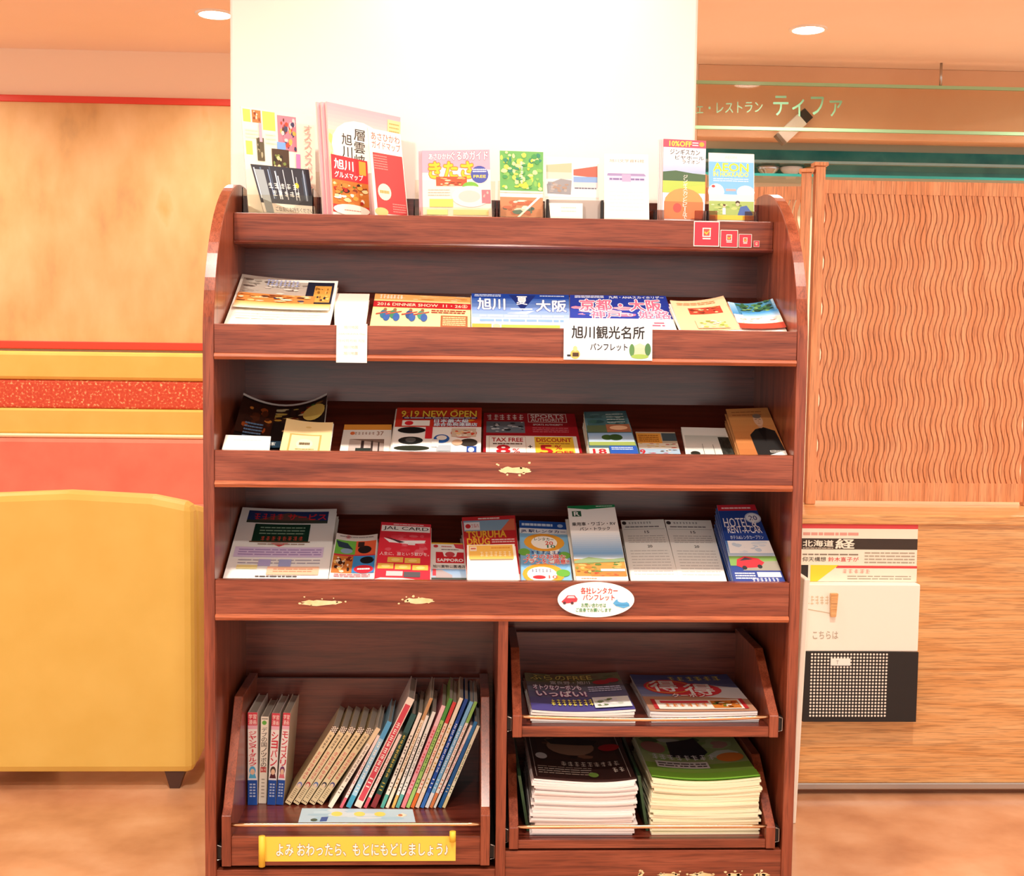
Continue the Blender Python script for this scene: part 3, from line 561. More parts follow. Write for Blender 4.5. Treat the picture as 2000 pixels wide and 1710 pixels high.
lay(3, 'coupon_flyer', 'crimson tax-free coupon flyer with white and yellow boxes', 'flyer', (945, 806), (1122, 808), (943, 887), (1138, 888), .297, d, n=2)
def d(p): p.rect(0, 0, 1, 1, '4a6a70').grad(0, .55, 1, 1, '2c5058', '7a98a0').blobs(.05, .66, .95, .98, ['2c4c4c', '5a8080', '88a8a4', '3a6058'], 20, .18, base='44686c').bars(.5, .7, .9, .95, 4, 'd8e0d8', .2).rect(.02, .5, .45, .66, '5a6a4a').rect(.45, .5, .98, .68, 'a86848').ell(.72, .6, .2, .05, 'e8b890').grad(.02, .2, .98, .48, '8ab0d8', 'd8e4ec').rect(.02, .2, .98, .28, '98a858').ell(.42, .38, .12, .06, '3c5c2c').ell(.6, .38, .15, .07, '34542a').rect(.42, 0, .98, .19, '2c58b0').bars(.46, .1, .9, .17, 2, 'e0e8f4', .4).rect(.0, 0, .4, .14, 'e8dcd0').text('18', .08, .01, .34, .12, 'b82430', .05)
lay(3, 'scenic_leaflet', 'tall scenic leaflet with two round trees, on a thick greenish pile', 'leaflet', (1140, 804), (1222, 802), (1152, 887), (1250, 889), .21, d, n=9, t=.0022, edge='c0b070', seed=9)
def d(p): p.rect(0, 0, 1, 1, 'c8b8a0').rect(0, .5, .62, .94, 'f0a848').bars(.05, .55, .55, .88, 4, 'a06020', .5).rect(.64, .6, 1, .95, '4a5a60').blobs(.0, .25, 1, .5, ['f0e8d8', 'e8c860', 'b83c2c', '889858'], 22, .1).blobs(0, 0, 1, .25, ['a8c0d4', 'b8342c', 'e0d4c8', '6a5a50'], 22, .1).text('9', .02, .0, .14, .2, 'c02830', .05)
lay(3, 'leaflet', 'small orange and grey map leaflet between the tree photo piles', 'leaflet', (1241, 843), (1318, 844), (1250, 887), (1330, 889), .17, d, lift=.003)
def d(p): p.rect(0, 0, 1, 1, 'f2eee6').rect(.04, .04, .96, .72, 'e6e6de').grad(.04, .3, .96, .7, 'c4c8c0', 'eceae2').blobs(.76, .02, 1, .66, ['1c1c18', '30302a', '24241e'], 30, .2, base='3a3a34').ell(.2, .06, .1, .08, '28281f').rect(.38, .04, .39, .4, '707068').rect(.6, .04, .61, .38, '707068')
lay(3, 'leaflet', 'pale grey leaflet with misty black tree photo beside the orange pile', 'leaflet', (1330, 834), (1416, 836), (1340, 889), (1436, 890), .19, d, n=3)
def d(p):
    p.rect(0, 0, 1, 1, 'cc8448').grad(0, .0, 1, 1, 'd89858', 'b8703c').bars(.1, .82, .8, .95, 2, 'a86838', .3).poly([(.38, .0), (.36, .42), (.52, .54), (.72, .58), (.95, .5), (1, .1), (1, 0)], '22201f').poly([(.58, .55), (.66, .25), (.76, .55)], '0e0e10').ell(.66, .62, .06, .06, 'c89878').ell(.66, .73, .105, .125, 'd8ac8c').ell(.66, .82, .1, .05, '8a7a6a').rect(.59, .745, .64, .755, '3a2a20').rect(.68, .745, .73, .755, '3a2a20').rect(.63, .66, .69, .668, 'a06858').rect(.65, .69, .67, .73, 'c89878').poly([(.62, 0), (1, 0), (1, .1)], 'f0ece4').marks(10, .66, .045, .96, .10, 'f4f0e8', .02)
lay(3, 'brochure', 'orange brochure with portrait of a bald man in black, top of its pile', 'brochure', (1422, 799), (1503, 796), (1455, 888), (1548, 890), .21, d, n=9, t=.0022, col='d89a60', edge='c88a50', seed=11, under='orange brochure lying beneath the portrait of the man in black')
# ---------------- shelf four
def d(p):
    p.rect(0, 0, 1, 1, 'f8f6f2').rect(.08, .78, .92, .96, '24386c').poly([(.1, .8), (.5, .94), (.9, .8)], '6a4a44').rect(.08, .78, .92, .82, '3c4438').marks(4, .14, .83, .46, .92, 'e03038').text('サービス', .5, .83, .9, .92, 'e03038', .04).rect(.18, .5, .75, .76, '123c2c').bars(.24, .6, .7, .73, 3, '9ab8a0', .35).marks(8, .26, .52, .7, .58, 'e05848', .02).rect(.16, .49, .77, .505, '6a4a30').poly([(.38, .48), (.56, .48), (.47, .43)], 'd84848').bars(.25, .45, .72, .48, 1, 'a89080', .5)
    p.rect(.04, .28, .92, .42, 'dcc8e8').bars(.08, .3, .9, .4, 3, '9a7ab8', .35).bars(.1, .18, .9, .26, 2, 'b0a8b8', .3).rect(.3, .16, .42, .25, 'b8b0e0').rect(.5, .15, .62, .25, 'a8b0e0').rect(.1, .12, .3, .17, 'f4e4a0').rect(.4, .04, .9, .15, 'f4c0a0').bars(.46, .07, .84, .13, 2, 'c88868', .4).bars(.3, .01, .7, .03, 1, '504848', .6)
lay(4, 'notice_sheet', 'white notice sheet with mountain banner and green box, top of its stack', 'paper sheet', (472, 993), (656, 996), (427, 1129), (632, 1131), .297, d, n=5, t=.0008, bend=.003, jit=.004, seed=13, under='white notice sheet lying under the mountain banner sheet')
def d(p):
    p.rect(0, 0, 1, 1, 'f6f0ea').rect(.02, .52, .5, .86, '6cb044').poly([(.02, .84), (.3, .8), (.45, .66), (.1, .7)], '2c3c4c').ell(.3, .62, .14, .06, '8aa0b8').rect(.5, .52, .98, .86, 'e0603c').ell(.72, .66, .16, .09, '241c1c').rect(.55, .72, .7, .84, '3a2420').rect(.02, .5, .98, .54, 'c83440').blobs(.02, .12, .48, .5, ['c87838', '7a2c1c', 'e8b868', '3a2018', 'f0dcc0'], 26, .15).rect(.48, .12, .98, .5, '3c88c8').ell(.8, .4, .16, .08, '14161c').ell(.74, .2, .22, .09, 'd82c3c').bars(.6, .18, .88, .23, 1, 'ffffff', .6).bars(.1, .02, .9, .1, 2, 'd06070', .4).ell(.3, .93, .06, .03, 'd02c34').bars(.1, .9, .9, .96, 1, 'b0a8a8', .4)
lay(4, 'leaflet', 'leaflet with four bright product photos beside the white notice sheets', 'leaflet', (658, 1045), (738, 1047), (642, 1130), (731, 1132), .19, d, bend=.006, n=3)
def d(p):
    p.rect(0, 0, 1, 1, 'dc3040').rect(.02, .84, .98, .945, 'fbf6f2').text('JAL CARD', .06, .855, .95, .93, '2a1c1c', .0).bars(.25, .955, .85, .985, 1, 'f8d8d8', .5).blobs(.04, .44, .96, .8, ['e45866', 'e04654', 'e86874'], 22, .14, base='dc3040').poly([(.08, .72), (.3, .67), (.9, .69), (.88, .64), (.55, .62), (.2, .64)], 'f4f0f0').poly([(.1, .74), (.5, .65), (.4, .63)], '4a3438').rect(.56, .6, .7, .64, 'e8e0e0').text('人生に、旅という歓びを。', .04, .41, .97, .47, 'f8e0e0', .0)
    for x, y in ((.2, .29), (.52, .28), (.03, .18), (.35, .17), (.67, .16)): p.rect(x, y, x+.29, y+.09, 'e4b450').ell(x+.15, y+.045, .08, .025, 'f0cc78')
    p.rect(.2, .06, .5, .14, 'c8c4c4').rect(.52, .04, .82, .13, '5a5458').poly([(0, 0), (.75, 0), (.5, .025), (.1, .03)], 'f4e8e0')
lay(4, 'card_leaflet', 'bright red credit card leaflet with white aeroplane', 'leaflet', (745, 1019), (842, 1024), (731, 1131), (840, 1133), .21, d, n=6, t=.0014, seed=15, col='f0e0dc')
def d(p): p.rect(0, 0, 1, 1, 'f4efea').rect(0, .96, 1, 1, 'e8b840').ell(.14, .9, .07, .04, 'd03038').bars(.3, .86, .6, .93, 1, 'c88080', .5).poly([(.66, .97), (1, .97), (1, .82), (.72, .86)], 'e04450').bars(.3, .79, .8, .83, 1, '6a5a58', .6).poly([(.14, .74), (.34, .74), (.38, .62), (.72, .62), (.76, .74), (.95, .74), (.95, .44), (.14, .44)], 'd02832').ell(.55, .68, .14, .07, 'c84850').text('SAPPORO', .18, .48, .92, .56, 'ffffff', .05).text('旭川買物公園通店', .06, .31, .97, .39, '2c2424', .02).grad(.02, 0, 1, .28, '8ab0d8', 'b8c4d0').poly([(.14, 0), (.14, .26), (.3, .26), (.6, .12), (.6, 0)], 'b8a8a8').rect(.05, .1, .15, .28, 'd84850').rect(.02, 0, 1, .05, '4a5048')
lay(4, 'leaflet', 'white drugstore leaflet with red emblem and building photo', 'leaflet', (842, 1059), (908, 1061), (841, 1131), (912, 1133), .17, d, n=3)
def d(p): p.rect(0, 0, 1, 1, 'c82c30').rect(.02, .74, .98, .93, '8aa8c0').rect(.03, .76, .32, .9, 'f0e8e8').ell(.1, .83, .05, .04, 'd02830').text('ツルハ', .16, .8, .3, .87, 'd02830', .02).poly([(.7, .74), (.9, .94), (.98, .94), (.98, .74)], 'e07050').text('TSURUHA', .06, .62, .8, .74, 'f4b83c', .05).text('DRUG', .06, .50, .48, .61, 'f4b83c', .05).bars(.52, .52, .95, .6, 2, 'f0c8c0', .5).bars(.3, .94, .7, .98, 1, 'f4d8d0', .6).rect(0, 0, 1, .4, 'd03438').marks(6, .3, .4, .75, .46, 'f4d0c0', .01)
lay(4, 'drugstore_flyer', 'red drugstore flyer with orange capitals standing behind the cream leaflet', 'flyer', (902, 1010), (1006, 1006), (912, 1120), (1016, 1122), .23, d, n=7, t=.0015, jit=.004, seed=17, col='e0c8c4')
def d(p): p.rect(0, 0, 1, 1, 'fbf4e4').rect(.04, .58, .95, .98, 'f0bc58').rect(.06, .0, .93, .55, 'fdf8ee').rect(.06, .82, .2, .95, 'f0dcc0').bars(.08, .86, .18, .92, 1, 'c85040', .7).marks(7, .26, .66, .92, .80, 'fbe8b8', .0).bars(.5, .86, .9, .94, 1, 'e09838', .5).rect(.06, .55, .93, .59, '9a8468').bars(.12, .1, .86, .5, 5, 'ece4d8', .3)
lay(4, 'leaflet', 'cream leaflet with golden heading in front of the red drugstore flyer', 'leaflet', (912, 1064), (1005, 1062), (913, 1132), (1014, 1134), .115, d, n=4, lift=.0125, t=.0014, amin=46)
def d(p):
    p.rect(0, 0, 1, 1, '8ac0e4').rect(0, .86, 1, 1, '1c4c9c').bars(.05, .9, .7, .97, 1, 'c8d8ec', .6).ell(.86, .93, .06, .03, 'a8c0e0').rect(.0, .78, 1, .87, 'e8ecf0').text('JR 駅レンタカー', .03, .79, .96, .85, '22346c', .03).blobs(0, .1, 1, .78, ['a0d0ec', 'f0f4f4', '78b0dc'], 16, .2, base='8ac0e4')
    p.ell(.5, .63, .42, .15, 'f0a838').ell(.5, .63, .27, .11, 'fbf4e8').text('レンタカー', .3, .66, .7, .71, '2c4c3c', .03).text('20', .52, .59, .68, .65, 'e05040', .03).text('10', .56, .54, .72, .59, '3a7a5c', .03).ell(.08, .46, .12, .06, '78b84c').ell(.9, .42, .12, .06, '78b84c').marks(6, .2, .43, .85, .485, '28407c', .02, 'ffffff').text('２つのお得な', .12, .35, .92, .43, 'e84038', .03, 'ffffff').text('プランをご用意!!', .06, .27, .98, .35, 'e84038', .03, 'ffffff')
    p.ell(.45, .1, .42, .17, 'f0a838').ell(.42, .1, .3, .12, 'fdf6ec').marks(6, .2, .13, .62, .18, '34407c', .02).ell(.36, .05, .13, .03, 'd83038').text('10', .55, .03, .72, .08, 'e06050', .02).ell(.84, .12, .14, .06, '6cb044')
lay(4, 'rental_leaflet', 'sky-blue station car rental leaflet with orange sunflowers', 'leaflet', (1014, 1016), (1106, 1020), (1018, 1133), (1117, 1135), .21, d, n=6, t=.0015, seed=18, col='d8dce4')
def d(p):
    p.rect(0, 0, 1, 1, 'f4f0ec').poly([(0, 1), (0, .97), (.4, .945), (1, .965), (1, 1)], '1c7a48').bars(.6, .975, .95, .99, 1, 'c8e0d0', .6).rect(.08, .85, .27, .925, '24543c').text('R', .12, .86, .23, .915, 'f4f0ec', .03).text('乗用車・ワゴン・RV', .05, .72, .95, .77, '2c2424', .03).text('バン・トラック', .2, .655, .82, .70, '2c2424', .03).grad(0, .28, 1, .62, 'f0f0f0', '5a94cc', 12).grad(0, .27, 1, .34, '88b0d4', 'dce4e8', 4)
    p.blobs(0, .06, 1, .28, ['c8983c', 'b87830', '8a8a3c', 'd8b060', '5a7a34', 'a05828'], 46, .1, base='c08c3c').poly([(0, .25), (.3, .3), (.7, .27), (1, .29), (1, .24), (0, .22)], '8aa070').rect(.5, .12, .98, .15, 'c8d8e0').blobs(.3, .05, .98, .11, ['c84c30', 'd87848', 'b03c28'], 14, .12, base='c88038').rect(0, 0, 1, .05, 'f8f0ea').bars(.1, .01, .4, .04, 1, 'e08870', .5)
lay(4, 'rental_leaflet', 'white car and wagon rental leaflet with green logo, on a tall pile', 'leaflet', (1108, 988), (1200, 985), (1126, 1134), (1227, 1135), .215, d, n=12, t=.002, seed=19, edge='d8ccb8', jit=.003)
def price(p): p.rect(0, 0, 1, 1, 'f8f5ee').ell(.07, .95, .05, .03, '3c3434').marks(8, .16, .93, .7, .965, '5a5458', .01).bars(.08, .86, .85, .9, 1, '8a8484', .5).rect(.03, .835, .97, .84, 'a8a4a0').text('15', .5, .77, .6, .81, '3c3838', .02).bars(.1, .6, .92, .74, 4, 'c4c0bc', .35).text('20', .5, .53, .6, .57, '3c3838', .02).bars(.1, .08, .92, .5, 9, 'd4d0ca', .3)
lay(4, 'price_sheet', 'white rental price sheet beside the white wagon leaflet pile', 'paper sheet', (1212, 1016), (1296, 1014), (1232, 1134), (1327, 1135), .25, price, n=2, lift=.002)
lay(4, 'price_sheet', 'white rental price sheet leaning against the blue brochure pile', 'paper sheet', (1298, 1015), (1388, 1016), (1327, 1135), (1420, 1136), .25, price, n=2, lift=.004, seed=3)
def d(p):
    p.rect(0, 0, 1, 1, '1c3c88').rect(0, .92, 1, 1, 'c02838').bars(.1, .94, .85, .97, 1, 'f0d0d4', .6).ell(.82, .82, .2, .07, 'b8c4dc').ell(.82, .82, .17, .055, 'e4e8f0').text('20', .72, .79, .92, .85, '5a5c8c', .02).text('HOTEL &', .07, .70, .86, .82, 'f4f0f4', .0, None).text('RENT-A-CAR', .12, .62, .92, .71, 'f4f0f4', .0).text('ホテル&レンタカープラン', .14, .54, .9, .59, 'd8e0f0', 0)
    p.grad(0, .28, 1, .52, '3c70b8', 'e4ecf0').blobs(.05, .36, 1, .52, ['f4f4f4', 'e0e8f0', 'c8d8e8'], 14, .2, base=None).rect(0, .2, 1, .32, '7aa050').poly([(.2, .13), (1, .13), (1, .26), (.55, .25)], '9a9484').poly([(.12, .2), (.16, .28), (.34, .32), (.62, .29), (.72, .24), (.6, .18), (.25, .17)], 'c42430').poly([(.2, .26), (.34, .305), (.5, .28)], '3a2c34').ell(.28, .175, .05, .025, '1c181c').ell(.6, .19, .05, .025, '1c181c').rect(0, 0, 1, .14, '243c8c').bars(.05, .03, .45, .12, 3, 'e8ecf4', .5).rect(.5, .06, .97, .12, 'f4f0f0').marks(7, .36, .005, .9, .05, 'f4f0f8', .02)
lay(4, 'rental_brochure', 'dark blue hotel and car rental brochure with red car, top of a tall pile', 'brochure', (1400, 986), (1474, 985), (1440, 1136), (1540, 1137), .215, d, n=12, t=.0022, seed=21, col='2c4c98', edge='8a98c0', jit=.002, under='dark blue brochure beneath the red car brochure in the tall pile')
# ================================================================== leaflets standing in the top trough
ZT = R1B+.0125
def stand(name, label, cat, TL, TR, BL, BR, yl, yr, lean=8, design=None, n=1, t=.0025, col='f4efe4', edge='efe8da', group=None, seed=1, zb=ZT, under='', step=None):
    P0 = at_y(BL[0], BL[1], yl); P1 = at_y(BR[0], BR[1], yr); d = P1-P0; d[2] = 0; d /= np.linalg.norm(d)
    back = np.array([-d[1], d[0], 0]); a = math.radians(lean); up = back*math.sin(a)+np.array([0, 0, math.cos(a)]); nrm = np.cross(d, up)
    tl, tr, bl, br = (at_plane(q[0], q[1], P0, nrm) for q in (TL, TR, BL, BR))
    fl = (tl[2]-zb)/(tl[2]-bl[2]); fr = (tr[2]-zb)/(tr[2]-br[2]); hl, hr = tl+(bl-tl)*fl, tr+(br-tr)*fr
    vl = .5*((bl[2]-zb)/(tl[2]-zb)+(br[2]-zb)/(tr[2]-zb)); top = None; st = step if step is not None else (back*t*1.15)
    for i in range(n):   # front copy first
        off = np.array(st)*i
        su = surface([hl+off, hr+off, tl+off, tr+off]); o = sheet(name, su, t, col, edge, nu=2, nv=2)
        tag(o, label if i == 0 else (under or ' '.join(label.split(' with ')[0].split(',')[0].split()[:9])+' standing behind its front copy'), cat, group or ('copies of '+label.split(' with ')[0] if n > 1 else None))
        if i == 0: top, s0 = o, su
    if design:
        pr = Print(seed); pr.nu = pr.nv = 1; design(pr); pr.build(lambda u, v, h: s0(u, vl+(1-vl)*v, h), top)
    return top
def d(p):
    p.rect(0, 0, 1, 1, 'fbf0d8').rect(.02, .86, .12, .98, 'f0e060').rect(.28, .8, .45, .98, 'f0e060').rect(.03, .55, .12, .68, 'f0e060').blobs(.14, .86, .26, .98, ['c87840', '8a4020', 'f0d8c0'], 8, .2).blobs(.48, .62, .74, .96, ['e08090', '5a3828', 'c84830', 'e8b050', '404060', 'f0c8c8'], 40, .13).rect(.46, .62, .58, .70, '7aa8e0').blobs(.18, .5, .28, .72, ['5a5038', 'a8a080', '3a3420'], 10, .2).blobs(.38, .4, .62, .63, ['4a3420', '7a8a40', 'd8c890', '2c2014'], 24, .14).rect(.22, .68, .26, .86, 'e8a8b8').rect(.72, .4, .78, .6, 'e088c0')
    p.text('オススメスポット', .84, .25, .95, .9, 'e8a8a0', 0, vert=True).bars(.03, .7, .2, .8, 3, 'e0d4c4', .3).bars(.3, .66, .44, .78, 3, 'e0d4c4', .3)
stand('flyer', 'cream flyer with yellow notes and little photos standing behind the forest card', 'flyer', (470, 207), (614, 226), (486, 418), (618, 420), .262, .335, 4, d, zb=ZT+.0022)
def d(p):
    p.rect(0, 0, 1, 1, '2a2a34')
    for i in range(16): u = p.rnd.uniform(.02, .94); w_ = p.rnd.uniform(.008, .022); p.rect(u, .3, u+w_, p.rnd.uniform(.8, 1), p.rnd.choice(['8aa0c0', 'b8c8dc', '5a7088', 'd8e0e8', '48586c']))
    p.ell(.74, .62, .035, .06, 'e8d040').marks(5, .2, .52, .75, .64, 'f0ece4', .0).marks(5, .25, .36, .78, .48, 'f0ece4', .0).rect(0, 0, 1, .2, 'f4f0e8').text('ご自由にお持ちください', .25, .04, .97, .14, '4a4440', 0).rect(.05, .0, .2, .9, '9aa4a8')
stand('postcard', 'dark forest picture card with pale tree trunks and yellow moon', 'card', (489, 320), (603, 331), (516, 416), (615, 419), .245, .29, 10, d, zb=ZT+.0022)
def d(p):
    p.rect(0, 0, 1, 1, 'f0c8c4').grad(0, .72, 1, 1, 'eea8b4', 'f4d0c4').blobs(0, .42, .3, .75, ['b8d878', 'd8e8a0', '98c850', 'f0e8c0'], 24, .2, base='e0e4b0').ell(.42, .62, .38, .25, 'fefaf0').text('層雲峡', .35, .44, .5, .8, '3a3430', .01, vert=True).text('旭川', .18, .5, .32, .74, '3a3430', .01, vert=True).rect(.82, .80, 1, .95, 'f0dc98').bars(.84, .82, .98, .93, 3, 'c0a060', .4).blobs(0, 0, .3, .42, ['f0d8a8', 'e8b8a0', 'c8d890', 'f8ece0'], 20, .2)
stand('guidebook', 'pink tourist guidebook with white circle and green tree, front copy', 'guidebook', (637, 198), (782, 229), (650, 416), (778, 418), .258, .346, 3, d, n=3, t=.006, col='eeb0b8', edge='f4d8d0', step=(-.0105, .003, 0), under='pink tourist guidebook standing behind the front copy')
def d(p): p.rect(0, 0, 1, 1, 'd8342c').rect(0, .58, 1, 1, 'c83038').text('旭川', .08, .76, .6, .94, 'ffffff', .03).rect(.76, .72, .95, .97, 'e8a840').text('グルメマップ', .08, .61, .86, .72, 'ffffff', .02).blobs(0, .14, 1, .57, FOOD, 60, .12).ell(.5, .06, .5, .1, 'fbf0e0').bars(.3, .03, .75, .07, 1, 'c89080', .5)
stand('leaflet', 'red gourmet map leaflet with food photos in front of the pink guidebook', 'leaflet', (646, 300), (717, 315), (651, 416), (722, 418), .242, .295, 6, d)
def d(p): p.rect(0, 0, 1, 1, 'fdf6ea').text('あさひかわ', .08, .87, .95, .96, 'd86858', .01).text('ガイドマップ', .08, .77, .95, .86, 'd86858', .01).rect(.08, 0, .98, .72, 'd04848').bars(.1, .52, .5, .7, 6, 'e89088', .4).ell(.34, .26, .2, .1, 'fbf0d0').bars(.2, .23, .48, .29, 1, 'e0a860', .6).bars(.55, .02, .95, .14, 4, 'e89088', .4).ell(.2, .02, .2, .05, 'f4c880')
stand('leaflet', 'white and red city map leaflet beside the pink guidebook', 'leaflet', (718, 249), (782, 262), (733, 418), (797, 419), .25, .30, 5, d)
def d(p): p.rect(0, 0, 1, 1, 'fbe8d8').rect(0, .66, 1, 1, 'f0a8bc').poly([(.0, .62), (.3, .74), (1, .7), (1, .55), (0, .55)], 'fdf4ea').text('あさひかわ', .1, .86, .42, .95, 'ffffff', .04, 'b04858', .05).text('ぐるめガイド', .42, .85, .97, .98, 'ffffff', .04, 'b04858', .05).text('きたさ', .1, .58, .74, .82, 'f4c434', .06, 'e07838', .05).ell(.84, .63, .13, .13, '4a58a8').bars(.74, .66, .94, .72, 2, 'ffffff', .5).text('FREE', .75, .58, .93, .62, 'f4d84c', .03).blobs(.2, .46, .65, .6, ['c85838', 'e8b060', '8a3a20', 'f0d8b0'], 24, .13).ell(.7, .44, .12, .08, '78b848').ell(.7, .3, .28, .16, 'f4e0dc').ell(.68, .3, .16, .09, 'f0c8c0').blobs(.86, .2, .99, .4, ['e07880', 'f0b0a8'], 8, .2).bars(.08, .3, .4, .42, 3, 'e8b8a8', .3).rect(.1, .14, .44, .26, 'f8d468').rect(.06, .02, .36, .1, 'f8ec9c').rect(.44, .02, .95, .1, 'f8dc98')
stand('gourmet_magazine', 'pink gourmet magazine with yellow title and blue badge, front copy', 'magazine', (824, 294), (956, 292), (826, 422), (961, 423), .255, .262, 6, d, n=3, t=.003, col='f0b4c0', zb=ZT+.0022, step=(-.004, .0035, 0), under='pink gourmet magazine standing behind the front copy')
def d(p): p.blobs(0, .4, 1, 1, ['e8e060', '4a9a58', 'c8d84c', '88c060', 'f4f0a0', '3a8a70'], 90, .09, base='6cb060').rect(0, .37, 1, .39, 'e8f0d8').rect(0, .3, 1, .315, 'f4f8ec').blobs(0, 0, 1, .3, ['c88860', '5a7868', 'e8dcc8', '3c5a50', 'b86848'], 26, .16).poly([(.4, 0), (.46, 0), (1, .34), (.96, .36)], 'eef4ec').marks(5, .46, .5, .54, .85, 'e8f4e0', 0, vert=True)
stand('leaflet', 'green leafy leaflet with yellow foliage photo in a clear holder', 'leaflet', (976, 294), (1061, 297), (977, 424), (1060, 424), .262, .262, 6, d, zb=ZT+.0022)
def d(p): p.rect(0, 0, 1, 1, 'fcf8f4').poly([(.03, .6), (.03, .8), (.5, .86), (.5, .6)], 'b8c0a0').rect(.03, .45, .5, .62, 'e8d4c4').poly([(.53, .55), (.53, .7), (.97, .8), (.97, .5)], 'b86858').rect(.53, .35, .97, .52, '88a8d8').rect(.53, .24, .97, .38, 'd8d0d4').poly([(.05, .08), (.04, .32), (.3, .46), (.5, .42), (.48, .06)], '98989c').blobs(.06, .1, .46, .38, ['8a8a94', 'b0a8a4', 'a89080'], 16, .18, base='98989c').bars(.55, .2, .95, .26, 1, '6a6878', .5)
stand('postcard', 'white picture card with four landscape photos', 'card', (1063, 306), (1170, 309), (1064, 384), (1170, 386), .285, .285, 4, d)
stand('card', 'small white card in the grey holder under the landscape card', 'card', (1072, 396), (1138, 397), (1075, 424), (1138, 424), .252, .252, 4, lambda p: p.rect(0, 0, 1, 1, 'fbf4e8').bars(.35, .3, .8, .8, 2, 'd8ccc0', .3))
def d(p): p.rect(0, 0, 1, 1, 'fdf8ec').text('旭川文学資料館', .12, .87, .9, .92, '8a8078', 0).poly([(.06, .66), (.08, .7), (.9, .7), (.95, .66)], '9c8cb8').rect(.1, .57, .92, .66, 'd0c4dc').bars(.12, .59, .9, .63, 1, '7c6ca0', .7).rect(.4, .57, .6, .69, 'b4a4c8').bars(.08, .53, .95, .56, 1, 'b0a4c0', .4).rect(.06, .5, .95, .57, 'ece0ec').bars(.12, .1, .88, .44, 6, 'f4ecdc', .3)
stand('leaflet', 'cream museum leaflet with mauve drawing of a building', 'leaflet', (1180, 300), (1266, 302), (1180, 426), (1268, 427), .25, .25, 6, d)
def d(p): p.rect(0, 0, 1, 1, 'd8e4f4').rect(0, .9, 1, 1, 'e05068').text('10%OFF', .14, .915, .66, .98, 'f8e048', .04).ell(.9, .95, .06, .03, 'f0a838').bars(.68, .92, .82, .98, 2, 'ffffff', .4).rect(.05, .7, .95, .89, 'f0f2f6').text('ジンギスカン', .16, .81, .86, .88, '3a3030', .02).text('ビヤホール', .28, .75, .96, .80, '3a3030', .01).text('ライオン', .45, .70, .86, .745, '3a3030', .01).grad(.0, .58, 1, .7, 'c8d0e8', 'a8bcdc').poly([(0, .5), (0, .59), (.3, .61), (.7, .58), (1, .57), (1, .46), (0, .46)], '4a6848').rect(0, .33, 1, .48, 'b0c858').poly([(.5, .4), (1, .44), (1, .33), (.4, .33)], 'd8c858').ell(.5, .2, .46, .19, 'e09858').rect(.04, 0, .96, .22, 'd87848').ell(.35, .14, .1, .06, 'c85048').text('ジンギスカンとビールで', .48, .0, .58, .56, 'fdf4ea', .01, vert=True)
stand('leaflet', 'beer hall leaflet with green hills and red discount band, front copy', 'leaflet', (1296, 271), (1379, 275), (1293, 427), (1376, 429), .252, .258, 5, d, n=4, t=.002, col='e8d8d8', edge='c8b8b8', step=(-.003, .003, 0), under='beer hall leaflet standing behind the front copy')
def d(p): p.rect(0, 0, 1, 1, '7ab8e8').rect(0, .87, 1, 1, 'fbecdc').text('AEON', .36, .92, .62, .96, 'f0c8c0', 0).text('AEON', .1, .73, .88, .85, 'f4e838', .04).text('IN HOKKAIDO', .1, .65, .88, .72, 'f4e838', .02).bars(.1, .57, .88, .63, 2, 'f4f8fc', .35).ell(.16, .42, .18, .12, 'fdf4ea').ell(.82, .42, .2, .1, 'fdf4ea').rect(0, .25, 1, .38, 'f4e8dc').ell(.1, .5, .04, .02, 'd84040').bars(.38, .42, .6, .48, 1, 'f0a8a0', .5).rect(0, .06, 1, .28, 'a0b868').blobs(.02, .08, .98, .28, ['88a850', 'b8c878', '6a8840', 'd8dcb0'], 20, .13, base='a0b868').poly([(.64, .08), (.7, .2), (.84, .22), (.97, .1), (.97, .06), (.66, .06)], '4a68a8').ell(.64, .26, .05, .03, '3c2c24').ell(.64, .235, .04, .025, 'e8c0a0').rect(.3, .08, .37, .18, 'dce4ec').ell(.34, .205, .03, .022, 'e8c0a0').ell(.34, .22, .03, .015, '5a3c2c').rect(0, 0, 1, .07, 'f0c040')
stand('leaflet', 'light blue shopping leaflet with yellow title and couple on grass', 'leaflet', (1384, 298), (1472, 301), (1385, 429), (1472, 430), .25, .25, 5, d, n=2, t=.002, step=(.002, .003, 0), under='light blue shopping leaflet standing behind the front copy')
def holder(px0, px1, y0, y1, zt_, m, label, zb=ZT, back=.05):
    """open clear box: floor, back plate, two sides and a low front plate"""
    a, b = at_y(px0, 420, y0)[0], at_y(px1, 420, y0)[0]; t = .002
    h = tag(empty('leaflet_holder', ((a+b)/2, (y0+y1)/2, zb)), label, 'holder')
    MB().box(a, b, y0, y1, zb, zb+t).build('base', m, h); MB().box(a, b, y1-t, y1, zb, zt_+back).build('back_plate', m, h)
    for x in (a, b-t): MB().box(x, x+t, y0, y1, zb, zt_).build('side_plate', m, h)
    MB().box(a, b, y0, y0+t, zb, zt_-.015).build('front_plate', m, h)
zh = 1.452
holder(473, 612, .2385, .352, zh+.02, M['acrylic'], 'clear acrylic holder around the cream flyer and forest card')
holder(808, 968, .2385, .30, zh, M['acrylic'], 'clear acrylic holder around the pink gourmet magazines')
holder(973, 1064, .2385, .29, zh, M['acrylic'], 'clear acrylic holder around the green leafy leaflet')
M['greyplate'] = mat('frosted grey plastic', 'b4a8a0', .4)
hh = tag(empty('card_holder', (at_y(1120, 420, .26)[0], .27, ZT)), 'grey plastic card holder with black end posts below the landscape card', 'holder')
a, b = at_y(1070, 420, .262)[0], at_y(1173, 420, .262)[0]
MB().box(a, b, .262, .265, ZT, at_y(1120, 390, .262)[2]).build('plate', M['greyplate'], hh, bevel=.001)
